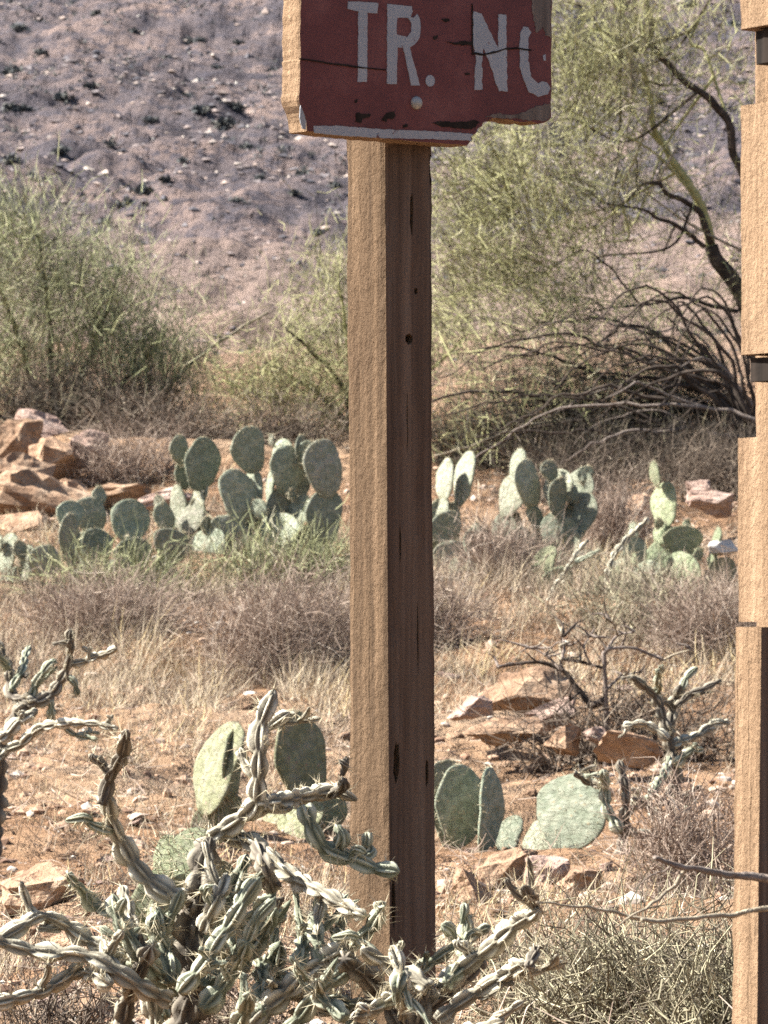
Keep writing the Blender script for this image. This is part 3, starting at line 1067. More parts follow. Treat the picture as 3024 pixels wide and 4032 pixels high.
    flat('bare_patch', [[(655, 612), (690, 606), (702, 630), (690, 650), (660, 648), (650, 664), (628, 655), (632, 640)]], M['dark_wood'], seed=8, rough=3, out=0.0008)
    flat('bare_patch', [[(900, 672), (935, 655), (990, 664), (1050, 660), (1140, 654), (1160, 664), (1140, 690), (1115, 704), (1040, 700), (960, 692)]], M['dark_wood'], seed=9, rough=4, out=0.0008)
    flat('bare_patch', [[(740, 682), (765, 676), (772, 690), (744, 694)]], M['dark_wood'], seed=10, rough=2, out=0.0008)
    flat('bare_patch', [[(1190, 640), (1260, 615), (1330, 628), (1400, 612), (1470, 580), (1546, 560), (1546, 640), (1515, 662), (1440, 655), (1300, 642)]], M['grey_wood'], seed=11, rough=5, out=0.0008)
    flat('bare_patch', [[(1440, -40), (1548, -40), (1548, 210), (1520, 190), (1500, 150), (1468, 180), (1452, 90)]], M['grey_wood'], seed=12, rough=5, out=0.0008)
    flat('crack', [[(178, 316), (260, 326), (350, 342), (430, 350), (520, 364), (650, 378), (650, 382), (520, 372), (350, 350), (260, 334), (178, 324)]], M['dark_wood'], seed=13, rough=1, out=0.0017)
    flat('crack', [[(975, 226), (1030, 232), (1075, 222), (1122, 228), (1122, 245), (1070, 246), (1020, 240)]], M['dark_wood'], seed=14, rough=3, out=0.0017)
    flat('crack', [[(1122, 284), (1180, 292), (1250, 276), (1300, 260), (1360, 258), (1440, 270), (1440, 277), (1360, 266), (1300, 270), (1250, 288), (1180, 304), (1122, 294)]], M['dark_wood'], seed=15, rough=2, out=0.0017)
    flat('crack', [[(1119, 20), (1123, 20), (1124, 300), (1120, 300)]], M['dark_wood'], seed=16, rough=.6, out=0.0017)
    flat('bare_patch', [[(950, 104), (990, 100), (998, 112), (975, 124)]], M['dark_wood'], seed=17, rough=2, out=0.0008)
    flat('bare_patch', [[(1078, 396), (1105, 398), (1106, 408), (1084, 408)]], M['dark_wood'], seed=18, rough=2, out=0.0008)
    flat('bare_patch', [[(480, 546), (496, 540), (494, 556), (482, 560)]], M['dark_wood'], seed=19, rough=2, out=0.0008)
    flat('bare_patch', [[(908, 198), (934, 192), (930, 212), (912, 216)]], M['dark_wood'], seed=20, rough=2, out=0.0008)
    flat('painted_chip', [[(1506, 300), (1518, 296), (1520, 332), (1508, 328)]], W, seed=21, rough=1)
    # primer showing where the left arris is chipped
    flat('painted_chip', [[(186, 575), (198, 600), (215, 660), (214, 706), (196, 700), (178, 640)]], W, seed=22, rough=2)
    # carriage bolt: domed head with a flat rim
    mb = MB()
    c = zx(815, 560, out_f + 0.0012)
    R = 36 * 0.1837 * 7.0 / F
    rings = [(1.0, -0.002), (1.0, 0.001), (0.92, 0.003), (0.7, 0.0052), (0.38, 0.0068)]
    k = 24
    a = np.linspace(0, 2 * np.pi, k, endpoint=False)
    V = [c + N_R * h + (np.cos(a)[:, None] * T_R + np.sin(a)[:, None] * np.array([0, 0, 1])) * R * r for r, h in rings]
    V = np.vstack(V + [c + N_R * 0.0072])
    Q = [[i * k + q, i * k + (q + 1) % k, (i + 1) * k + (q + 1) % k, (i + 1) * k + q] for i in range(4) for q in range(k)]
    T = [[4 * k + q, 4 * k + (q + 1) % k, 5 * k] for q in range(k)]
    mb.add(V, np.array(Q), np.array(T))
    mb.build('bolt', M['bolt'], board, True)


make_signpost()


def make_right_post():
    th = math.radians(33)
    tr = np.array([math.cos(th), math.sin(th), 0]); tl = np.array([-math.sin(th), math.cos(th), 0])
    nr = np.array([math.sin(th), -math.cos(th), 0])
    d = 6.2
    base = at_ground(762, d)
    root = thing('timber_post', 'sunlit timber post with boards, cut off by the right edge of the picture', 'post', base)

    def slab(name, x_corner, y_top, y_bot, wr, wl, dd, mat, seed, lean_px=0.0, label=None):
        C0 = P(x_corner, 606, dd)
        z1 = P(x_corner, y_top, dd)[2]
        z0 = base[2] - 0.2 if y_bot is None else P(x_corner, y_bot, dd)[2]
        V, Q, T = post_mesh(C0, z0, z1, tr, tl, wr, wl, np.array([lean_px, 0, 0]), seed)
        o = link(name, build_mesh(name, V - base, Q, T), mat, root)
        if label: o['label'] = label
        return o
    s = d / F
    # tall post at the back, seen in the gaps between the boards
    slab('post', 790, -120, None, 0.09, 33 * s / math.sin(th), d + 0.10, M['wood_pale'], 31)
    # boards on the front of the post, their sunlit ends towards us
    slab('board', 790, -150, 20, 0.5, 49 * s / math.sin(th), d - 0.03, M['wood_pale'], 32, label='top board with pale sunlit end')
    slab('board', 792, 96, 351, 0.5, 50 * s / math.sin(th), d - 0.03, M['wood_pale'], 33, label='middle board with pale sunlit end')
    slab('board', 789, 431, 622, 0.5, 51 * s / math.sin(th), d - 0.03, M['wood_pale'], 34, 0.006, label='lower board with chipped pale end')
    slab('shadow_slab', 790, 352.5, 379, 0.3, 38 * s / math.sin(th), d - 0.01, M['dark_wood'], 36, label='dark slab standing in for the shadow under the middle board')  # dark slabs added in place of the boards' shadows on the post
    slab('shadow_slab', 790, 21.5, 58, 0.3, 32 * s / math.sin(th), d - 0.01, M['dark_wood'], 37, label='dark slab standing in for the shadow under the top board')
    # lower leg; shade of its front face painted as darker wood
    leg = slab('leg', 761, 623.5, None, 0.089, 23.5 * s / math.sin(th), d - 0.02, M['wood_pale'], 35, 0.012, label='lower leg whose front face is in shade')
    leg.data.materials.append(M['wood_shaded'])
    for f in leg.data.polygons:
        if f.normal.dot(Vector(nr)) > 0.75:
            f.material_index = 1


make_right_post()


# ------------------------------------------------------------------ cholla cacti
def rope(path, r0, r1, seed, tub=0.05, ribs=6, amp=0.95):
    """a cholla joint: rope-like stem with long raised tubercles"""
    path = np.asarray(path)
    L = np.linalg.norm(np.diff(path, axis=0), axis=1).sum()
    n = max(10, int(L / 0.005))
    pth = catmull(path, n)
    rg = np.random.default_rng(seed)
    kink = np.repeat(rg.normal(size=(max(2, int(L / 0.07)) + 1, 3)), 1, 0) * 0.0045
    kk = np.linspace(0, len(kink) - 1, n)
    pth = pth + np.stack([np.interp(kk, np.arange(len(kink)), kink[:, q]) for q in range(3)], 1) * np.clip(np.minimum(np.arange(n), 12) / 12, 0, 1)[:, None]
    pth = pth + np.stack([fbm(np.linspace(0, L * 14, n) + seed * 3.3 + q * 50, np.full(n, q * 9.1), oct=2, seed=seed + q) for q in range(3)], 1) * 0.002
    S = 26
    _, N, B = frames(pth)
    v = np.linspace(0, L, n)[:, None] / tub
    u = np.linspace(0, 1, S, endpoint=False)[None, :]
    ph = rg.uniform(0, 1)
    a = ribs * u + v * 0.5 + ph
    b = ribs * u - v * 0.5
    t = np.abs(np.cos(np.pi * a) * np.cos(np.pi * b))
    cell = _hash(np.floor(a + .5) + 0 * t, np.floor(b + .5) + 0 * t, np.zeros_like(t) + seed, seed)
    t = np.clip(t * 1.3 * (0.45 + 0.75 * cell), 0, 1.15) ** 1.3
    r = np.linspace(r0, r1, n)[:, None]
    tp = np.linspace(0, L, n)[:, None]
    endt = np.sqrt(np.clip((L - tp) / (r1 * 1.1), 0.02, 1))
    base_t = np.clip(0.75 + tp / (r0 * 6), 0, 1)
    # pinched between joints every 12-18 cm
    jl = rg.uniform(0.12, 0.18)
    pinch = 1 - 0.10 * np.exp(-(((tp + rg.uniform(0, jl)) % jl - jl / 2) / 0.012) ** 2)
    wob = 1 + 0.13 * vnoise(np.repeat(np.linspace(0, L * 22, n)[:, None], S, 1), u * 3 + np.zeros((n, S)), seed=seed)
    rr = r * endt * base_t * pinch * wob * (1 - amp * 0.5 + amp * t)
    ang = 2 * np.pi * u + np.zeros((n, 1))
    V = pth[:, None, :] + rr[..., None] * (np.cos(ang)[..., None] * N[:, None, :] + np.sin(ang)[..., None] * B[:, None, :])
    tint = (0.15 + 0.85 * t).ravel()
    i, j = np.meshgrid(np.arange(n - 1), np.arange(S), indexing='ij')
    aa = (i * S + j).ravel(); bb = (i * S + (j + 1) % S).ravel()
    Q = np.stack([aa, bb, bb + S, aa + S], 1)
    V = np.vstack([V.reshape(-1, 3), pth[0], pth[-1]])
    c0, c1 = len(V) - 2, len(V) - 1
    T = [[c0, (q + 1) % S, q] for q in range(S)] + [[c1, (n - 1) * S + q, (n - 1) * S + (q + 1) % S] for q in range(S)]
    tint = np.concatenate([tint, [0.3, 0.8]])
    # areoles for the spines
    ii, jj = np.where(t > 0.93)
    sel = rg.permutation(len(ii))[:int(L * 150)]
    A = V[:-2].reshape(n, S, 3)[ii[sel], jj[sel]]
    D = unit(A - pth[ii[sel]])
    return V, Q, np.array(T), tint, A, D


def to3(pts, d, dd=0.0, seed=0):
    """pixel polyline -> world path; depth wanders so the arm has real extent"""
    n = len(pts)
    k = np.linspace(0, 1, n)
    rg = np.random.default_rng(seed + 500)
    ph = rg.uniform(0, 6)
    out = []
    for q, p in enumerate(pts):
        dz = d + dd * k[q] + 0.05 * math.sin(ph + 2.6 * k[q])
        out.append(P(p[0], p[1], dz))
    return np.array(out)


def make_cholla(name, label, base, arms, group='cholla cacti on the slope'):
    """arms: (points in pixels, depth, depth change, radius px at start, radius px at end, material)"""
    root = thing(name, label, 'cactus', base, group)
    SA, SD = [], []
    first = True
    for q, (pts, d, dd, r0, r1, mk) in enumerate(arms):
        path = to3(pts, d, dd, q) if not isinstance(pts, np.ndarray) else pts
        s = d / F
        V, Q, T, tint, A, D = rope(path, 1.0 * r0 * s, 1.0 * r1 * s, 13 * q + int(base[0] * 10) % 50 + 60, tub=0.036 if d < 10 else 0.05)
        mb = MB(); mb.add(V, Q, T, tint)
        mb.build('trunk' if first else 'branch', M[mk], root, True)
        SA.append(A); SD.append(D)
        # side joints along the arm, some carrying a second one
        rs = np.random.default_rng(q + 900)
        fine = catmull(path, 30)
        near = d < 10
        for w in range(0 if first else int(rs.integers(0, 3)) if near else int(rs.integers(0, 2))):
            k = int(rs.integers(5, 28))
            tdir = unit(fine[min(k + 1, 29)] - fine[k - 1])
            sd = unit(np.cross(tdir, rs.normal(size=3)))
            L = rs.uniform(0.025, 0.075) * (1 if near else 1.5)
            e = fine[k] + L * unit(sd + 0.7 * tdir + np.array([0, 0, 0.55]))
            rj = r1 * s * rs.uniform(0.55, 0.85)
            mk2 = mk if rs.random() < 0.7 or not near else 'cholla'
            segs = [(fine[k], e)]
            if rs.random() < 0.4:
                m_ = fine[k] * 0.4 + e * 0.6
                segs.append((m_, m_ + 0.7 * L * unit(rs.normal(size=3) + np.array([0, 0, 0.6]))))
            for (p0, p1) in segs:
                V, Q, T, tint, A, D = rope(np.array([p0, (p0 + p1) / 2 + 0.003 * rs.normal(size=3), p1]), rj, rj * 0.75, q * 7 + w, tub=0.036)
                mb = MB(); mb.add(V, Q, T, tint)
                mb.build('joint', M[mk2], root, True)
                SA.append(A); SD.append(D)
        first = False
    A = np.repeat(np.concatenate(SA), 3, 0); D = np.repeat(np.concatenate(SD), 3, 0)
    rg = np.random.default_rng(len(arms))
    D = unit(D + 0.55 * rg.normal(size=D.shape))
    Ls = rg.uniform(0.008, 0.027, len(A))
    V, T = needles(A, D, Ls, np.full(len(A), 0.0012))
    mb = MB(); mb.add(V, None, T, np.repeat(rg.uniform(0, 1, len(A)), 4))
    o = mb.build('spines', M['spine'], root, False, 'stuff')
    return root


def make_chollas():
    g, y, b = 'cholla', 'cholla_dry', 'cholla_bark'
    D = 6.75
    base = at_ground(196, D)
    bp = lambda: base + np.array([0, 0, -0.04])
    trunk = np.array([base + np.array([0, 0, -0.05]), P(192, 1050, D), P(187, 1000, D), P(188, 950, D), P(196, 905, D), P(201, 862, D), P(216, 832, D)])
    arms = [
        (trunk, D, 0, 18, 12, b),
        ([(186, 900), (165, 893), (147, 877), (129, 854), (112, 829), (102, 803)], D - .02, -.10, 8.5, 7, y),
        ([(102, 806), (109, 782), (119, 760), (126, 727)], D - .13, -.05, 7, 5, b),
        ([(214, 836), (240, 820), (257, 803), (259, 773), (258, 735), (281, 698)], D, .03, 8.5, 6.5, y),
        ([(259, 738), (262, 728), (285, 715)], D, .03, 5, 4, y),
        ([(268, 804), (290, 800), (315, 796), (346, 792)], D + .02, .05, 8.5, 6.5, y),
        ([(330, 794), (340, 786), (343, 774)], D + .05, .05, 5.5, 5, b),
        ([(216, 834), (252, 842), (287, 866), (312, 884), (340, 903), (368, 911)], D, -.12, 9.5, 6, y),
        ([(305, 806), (313, 832), (326, 850), (348, 858), (370, 866), (393, 868)], D + .03, -.10, 8.5, 6, g),
        ([(332, 856), (343, 838), (336, 822)], D - .02, .05, 6, 5, g),
        ([(255, 845), (262, 868), (271, 892)], D - .03, -.04, 8, 6, b),
        ([(172, 985), (167, 945), (160, 905)], D - .04, -.05, 11, 8, g),
        ([(224, 965), (246, 938), (262, 912), (275, 895)], D + .03, .06, 10, 6.5, g),
        ([(215, 920), (228, 895), (246, 862)], D + .06, .1, 9.5, 7, g),
        ([(205, 930), (214, 900), (224, 872)], D - .05, -.04, 8, 6, y),
        ([(160, 976), (138, 952), (122, 925), (116, 890)], D - .03, -.08, 10, 6.5, g),
        ([(114, 912), (96, 903), (82, 892), (67, 870)], D - .08, -.03, 6.5, 4.5, g),
        ([(168, 1000), (138, 984), (103, 962), (76, 954), (42, 953), (-8, 936)], D - .06, -.12, 10, 7, y),
        ([(104, 950), (75, 936), (54, 925), (36, 919), (18, 929), (-6, 944)], D - .12, .02, 7, 5.5, y),
        ([(140, 990), (122, 972), (104, 948)], D - .07, -.04, 8, 7, y),
        ([(82, 968), (56, 985), (28, 995), (-8, 1008)], D - .15, -.02, 6.5, 5, y),
        ([(112, 984), (96, 975), (80, 970)], D - .12, -.03, 7, 6.5, y),
        ([(200, 985), (235, 968), (262, 938), (279, 912)], D - .03, -.04, 9, 6, g),
        ([(200, 1010), (222, 990), (240, 965), (248, 940)], D - .08, -.06, 8.5, 6, g),
        ([(120, 1055), (124, 1020), (132, 985), (150, 950)], D - .08, -.05, 9, 7, b),
    ]
    rf = np.random.default_rng(496)
    for q in range(7):
        ex, ey = rf.uniform(70, 300), rf.uniform(880, 985)
        sx0, sy0 = rf.uniform(150, 225), rf.uniform(960, 1030)
        arms.append(([(sx0, sy0), (sx0 * .6 + ex * .4 + rf.uniform(-8, 8), sy0 * .55 + ey * .45 + rf.uniform(-6, 10)), (ex, ey)], D + rf.uniform(-.12, .22), rf.uniform(-.1, .12), rf.uniform(6, 9), rf.uniform(4.5, 6), [g, y, g, b][q % 4]))
    make_cholla('cholla_cactus', 'large branching cholla with rope like pale arms at lower left', base, arms, 'cholla cacti around the sign post')
    # second plant around the foot of the sign post
    D = 6.55
    base = at_ground(404, D)
    tr = np.array([base + np.array([0, 0, -0.05]), P(408, 1060, D), P(416, 1020, D), P(424, 985, D)])
    arms = [
        (tr, D, 0, 12, 9, b),
        ([(428, 988), (404, 968), (382, 955), (360, 944)], D, -.04, 8, 6.5, y),
        ([(438, 990), (460, 974), (482, 955), (510, 930), (538, 912)], D, -.05, 9, 6.5, y),
        ([(536, 914), (529, 898), (525, 882)], D - .05, -.02, 5.5, 4.5, b),
        ([(436, 1022), (462, 1006), (488, 992), (512, 977), (530, 962)], D - .02, -.08, 8.5, 6, y),
        ([(528, 966), (534, 955), (537, 944)], D - .09, -.03, 5, 4, b),
        ([(424, 990), (400, 1001), (376, 1008), (352, 1013)], D - .03, -.06, 8, 6, y),
        ([(352, 946), (366, 932), (376, 918), (383, 902)], D + .02, .05, 6.5, 5, g),
        ([(448, 984), (460, 960), (464, 940), (468, 922)], D + .04, .06, 7, 5, g),
        ([(462, 945), (448, 928), (438, 925)], D + .06, .04, 5, 4, g),
        ([(404, 970), (400, 985), (408, 1006)], D - .04, -.02, 6, 5.5, g),
        ([(346, 958), (362, 980), (384, 1006), (402, 1030)], D + .05, .02, 8, 7, b),
        ([(240, 1035), (266, 1006), (296, 975), (322, 960), (350, 948)], D + .04, .05, 10, 8, y),
        ([(282, 1040), (306, 1012), (330, 990), (352, 970)], D + .06, .05, 8, 6.5, g),
        ([(300, 968), (304, 948), (306, 925)], D + .12, .08, 7, 5, g),
        ([(322, 962), (318, 935), (324, 905)], D + .12, .08, 7.5, 5, g),
        ([(340, 955), (338, 935), (336, 918)], D + .14, .08, 7, 5, g),
        ([(262, 1012), (256, 985), (258, 955)], D + .14, .08, 8, 6, g),
        ([(285, 1000), (276, 968), (282, 945)], D + .2, .08, 8, 6, g),
        ([(400, 1050), (440, 1038), (470, 1026), (500, 1012)], D - .08, -.05, 8.5, 6.5, y),
        ([(230, 1040), (244, 1015), (250, 990)], D - .02, .02, 8, 6, g),
        ([(404, 1060), (360, 1058), (310, 1046), (262, 1038)], D + .03, .03, 9, 9, b),
    ]
    rf = np.random.default_rng(434)
    for q in range(6):
        ex, ey = rf.uniform(260, 500), rf.uniform(925, 1005)
        sx0, sy0 = rf.uniform(330, 450), rf.uniform(990, 1050)
        arms.append(([(sx0, sy0), (sx0 * .6 + ex * .4 + rf.uniform(-8, 8), sy0 * .55 + ey * .45 + rf.uniform(-6, 10)), (ex, ey)], D + rf.uniform(-.12, .22), rf.uniform(-.1, .12), rf.uniform(6, 9), rf.uniform(4.5, 6), [g, y, g, b][q % 4]))
    make_cholla('cholla_cactus', 'low sprawling cholla around the foot of the sign post', base, arms, 'cholla cacti around the sign post')
    # at the left edge, further up the slope
    D = 15.5
    base = at_ground(-4, D)
    arms = [
        (np.array([base + np.array([0, 0, -.05]), P(-4, 800, D), P(0, 752, D), P(14, 722, D), P(30, 704, D)]), D, 0, 8, 5.5, b),
        ([(28, 704), (52, 697), (62, 677), (70, 655), (73, 628)], D, -.1, 5, 3.6, b),
        ([(70, 664), (90, 660), (104, 655), (118, 648)], D - .05, -.05, 3.6, 3, y),
        ([(30, 700), (36, 682), (46, 666), (56, 657)], D, .1, 4, 3, g),
        ([(30, 700), (10, 692), (8, 668), (-4, 640)], D, .1, 5, 4, b),
        ([(12, 690), (22, 664), (28, 646)], D + .1, .1, 4, 3, g),
        ([(2, 752), (34, 731), (60, 723), (90, 722), (118, 727)], D - .05, -.1, 4.5, 2.8, y),
        ([(6, 742), (-2, 756), (-12, 762)], D, -.1, 5, 4, y),
        ([(0, 740), (18, 724), (36, 712)], D - .1, -.1, 5, 4.5, y),
        ([(62, 676), (74, 680), (78, 694)], D, .1, 3.2, 2.6, g),
        ([(50, 700), (52, 716), (46, 728)], D, .1, 3.4, 2.6, g),
        ([(60, 722), (74, 734), (96, 738)], D, -.1, 3, 2.4, g),
        ([(8, 668), (-2, 655), (-10, 652)], D, -.1, 4, 3, g),
    ]
    make_cholla('cholla_cactus', 'dark branching cholla at the left edge above the big one', base, arms)
    # right of the sign post
    D = 17.6
    base = at_ground(676, D)
    arms = [
        (np.array([base + np.array([0, 0, -.05]), P(676, 800, D), P(672, 760, D), P(669, 728, D)]), D, 0, 6.5, 5, b),
        ([(669, 731), (660, 707), (652, 692), (632, 676)], D, -.1, 4.6, 3.2, b),
        ([(670, 727), (676, 706), (682, 684)], D, .05, 4.4, 3.4, b),
        ([(676, 706), (690, 694), (704, 690), (722, 680)], D, .1, 3.2, 2.4, b),
        ([(672, 745), (694, 736), (712, 724), (730, 722)], D, .1, 3.6, 2.6, y),
        ([(668, 740), (648, 724), (624, 728)], D, -.1, 3.2, 2.4, y),
        ([(654, 694), (660, 684), (658, 672)], D, -.1, 3.6, 3, g),
        ([(682, 690), (688, 676), (698, 668)], D, .1, 3, 2.4, g),
        ([(674, 765), (690, 752), (706, 750)], D, -.1, 4, 3, g),
        
    ]
    make_cholla('cholla_cactus', 'thin dark cholla on the slope beside the right timber post', base, arms)
    D = 15.6
    base = at_ground(622, D)
    arms = [
        (np.array([base + np.array([0, 0, -.05]), P(622, 850, D), P(624, 820, D), P(624, 790, D), P(620, 760, D)]), D, 0, 6, 4.2, b),
        ([(620, 832), (608, 812), (604, 790), (602, 768)], D, -.05, 4.6, 4, g),
        ([(626, 812), (640, 800), (654, 794), (660, 780)], D, .05, 4.6, 3.6, y),
        ([(640, 800), (656, 812), (660, 826)], D, -.05, 4, 3.4, b),
        ([(600, 786), (586, 782), (574, 774)], D, -.05, 3.4, 2.6, b),
        ([(648, 798), (664, 772), (668, 756)], D, .1, 4, 3, g),
        ([(628, 830), (650, 834), (676, 824)], D, .1, 4, 3.2, y),
        ([(656, 800), (676, 800), (700, 786)], D + .05, .1, 3.6, 2.6, b),
        ([(668, 830), (686, 812), (690, 800)], D + .05, .1, 3.6, 3, g),
    ]
    make_cholla('cholla_cactus', 'short stubby cholla right of the round prickly pear pad', base, arms)
    # thin one among the right prickly pears
    D = 26.0
    base = at_ground(612, D)
    arms = [
        (np.array([base + np.array([0, 0, -.05]), P(612, 600, D), P(607, 584, D), P(612, 560, D), P(626, 542, D), P(648, 518, D)]), D, 0, 3.4, 2.2, y),
        ([(608, 590), (622, 585), (640, 582), (662, 572)], D, .05, 2.4, 2, y),
        ([(606, 588), (590, 602), (560, 606), (520, 606)], D, -.1, 2.4, 2, y),
        ([(548, 604), (560, 580), (574, 558), (588, 540)], D - .1, .1, 2.2, 1.8, y),
        ([(566, 570), (580, 560), (600, 550)], D, .1, 2.2, 1.8, g),
        ([(536, 604), (524, 614), (510, 616)], D - .1, -.1, 2.2, 1.8, y),
    ]
    make_cholla('cholla_cactus', 'spindly pale cholla sprawling below the right prickly pears', base, arms)


make_chollas()


# ------------------------------------------------------------------ prickly pears
def pad_mesh(seed):
    """unit pad: base at the origin, one unit high, about 0.8 wide"""
    rg = np.random.default_rng(seed)
    nu, nv = 30, 22
    k1, k2 = rg.uniform(-.09, .09, 2)
    V = []
    for i in range(1, nv):
        t = i / nv
        h = (1 - math.cos(math.pi * t)) / 2
        w = 0.41 * (1 - abs(2 * h ** 0.88 - 1) ** 2.3) ** 0.5
        w *= (0.70 + 0.30 * min(1, h / 0.6)) if h < 0.6 else 1
        th = 0.055 * (1 - abs(2 * h - 1) ** 3) ** 0.5
        for j in range(nu):
            a = 2 * math.pi * j / nu
            x = w * math.cos(a) * (1 + 0.11 * math.sin(5 * h + 90 * k1) * math.cos(a)) + k2 * math.sin(math.pi * h)
            y = th * math.copysign(abs(math.sin(a)) ** 0.75, math.sin(a)) + 0.05 * (h - 0.5) ** 2 * 4 * k1 * 6
            V.append((x, y, h))
    V = np.array(V)
    V[:, 1] += 0.02 * fbm(V[:, 0] * 4 + seed, V[:, 2] * 4, oct=2, seed=seed)
    V[:, 0] += 0.016 * fbm(V[:, 2] * 6 + seed, V[:, 0] * 3, oct=2, seed=seed + 1)
    n = len(V)
    V = np.vstack([V, [0, 0, 0], [0, 0, 1]])
    Q = [[i * nu + j, i * nu + (j + 1) % nu, (i + 1) * nu + (j + 1) % nu, (i + 1) * nu + j] for i in range(nv - 2) for j in range(nu)]
    T = [[n, (j + 1) % nu, j] for j in range(nu)] + [[n + 1, (nv - 2) * nu + j, (nv - 2) * nu + (j + 1) % nu] for j in range(nu)]
    return V, np.array(Q), np.array(T)


PADS = [pad_mesh(s) for s in range(8)]
PAD_ME = {}


def get_pad(k, mat):
    if (k, mat) not in PAD_ME:
        V, Q, T = PADS[k]
        me = build_mesh('pad', V, Q, T, True)
        me.materials.append(M[mat])
        PAD_ME[(k, mat)] = me
    return PAD_ME[(k, mat)]


def make_pear(label, d, pads, mat='pad', group='prickly pears in a row on the bank', seed=0):
    """pads: (cx, cy, w, h, roll in degrees, 'L' lit / 'D' turned from the sun, depth offset)"""
    rg = np.random.default_rng(3000 + seed)
    mx = np.mean([p[0] for p in pads])
    base = at_ground(mx, d)
    root = thing('prickly_pear', label, 'cactus', base, group)
    spA, spD = [], []

    def place(b, H, W, yaw, roll, k, tilt):
        o = link('pad', get_pad(k, mat), None, root)
        R = Matrix.Rotation(yaw, 3, 'Z') @ Matrix.Rotation(roll, 3, 'Y') @ Matrix.Rotation(tilt, 3, 'X')
        th = 0.9 * H + 0.04 if H < 0.2 else H
        o.rotation_euler = R.to_euler()
        o.scale = (W / 0.82, th * 0.75 + 0.06, H)
        o.location = [float(c) for c in (np.asarray(b) - base)]
        # a few spines on its faces and rim
        V = PADS[k][0]
        n = 150
        vs = V[rg.integers(0, len(V), n)] * np.array([W / 0.82, th * 0.75 + 0.06, H])
        Rm = np.array(R)
        A = vs @ Rm.T + np.asarray(b)
        nn = np.stack([vs[:, 0] * 0.6, np.sign(vs[:, 1]) * H * 0.5, (vs[:, 2] - H * .5) * 0.6], 1) @ Rm.T
        spA.append(A); spD.append(unit(unit(nn) + 0.5 * rg.normal(size=nn.shape)))

    for q, (cx, cy, w, h, roll, side, dz) in enumerate(pads):
        dd = d + dz
        s = dd / F
        H = h * s * 1.1
        Wr = max(w * s, H * 0.74)
        c = min(1.0, max(0.12, w * s / Wr))
        yaw = max(math.acos(c), math.radians(13 if side == 'D' else 44))
        Wr = w * s / max(math.cos(yaw), 0.3)
        yaw = yaw if side == 'D' else -yaw
        r = math.radians(roll)
        ctr = P(cx, cy, dd)
        up = np.array([math.sin(r), 0, math.cos(r)])
        b = ctr - up * H / 2
        place(b, H, Wr, yaw, r, int(rg.integers(0, 8)), rg.uniform(-.12, .12) if side == 'D' else rg.uniform(-.4, -.15))
        if rg.random() < 0.5 and seed not in (5, 6) and group.startswith('prickly pears in'):      # a younger pad budding from its shoulder
            u3 = unit(up + np.array([rg.uniform(-.9, .9), rg.uniform(-.4, .4), 0.1]))
            H3 = H * rg.uniform(.4, .65)
            place(b + up * H * rg.uniform(.55, .92) + np.array([u3[0] * Wr * .3, rg.uniform(-.06, .08), 0]), H3, H3 * rg.uniform(.6, .9), rg.uniform(-1.3, .9), math.atan2(u3[0], u3[2]), int(rg.integers(0, 8)), rg.uniform(-.3, .2))
        # older pads carrying it, down to the soil
        cur = b.copy()
        for g_ in range(5):
            gzz = float(gz(cur[0], cur[1]))
            hgt = cur[2] - gzz
            if hgt < 0.05:
                break
            H2 = min(hgt + 0.06, rg.uniform(0.17, 0.27))
            rl = rg.uniform(-.25, .25)
            u2 = np.array([math.sin(rl), 0, math.cos(rl)])
            nb = cur - u2 * (H2 - 0.03) + np.array([0, 0.025, 0])
            place(nb, H2, H2 * rg.uniform(.6, .8), rg.uniform(-1.2, 1.2), rl, int(rg.integers(0, 5)), rg.uniform(-.1, .1))
            cur = nb
    A = np.concatenate(spA); Dn = np.concatenate(spD)
    V, T = needles(A, Dn, rg.uniform(0.012, 0.035, len(A)), np.full(len(A), 0.002))
    mb = MB(); mb.add(V, None, T, np.repeat(rg.uniform(0, 1, len(A)), 4))
    mb.build('spines', M['spine'], root, False, 'stuff')
    return root


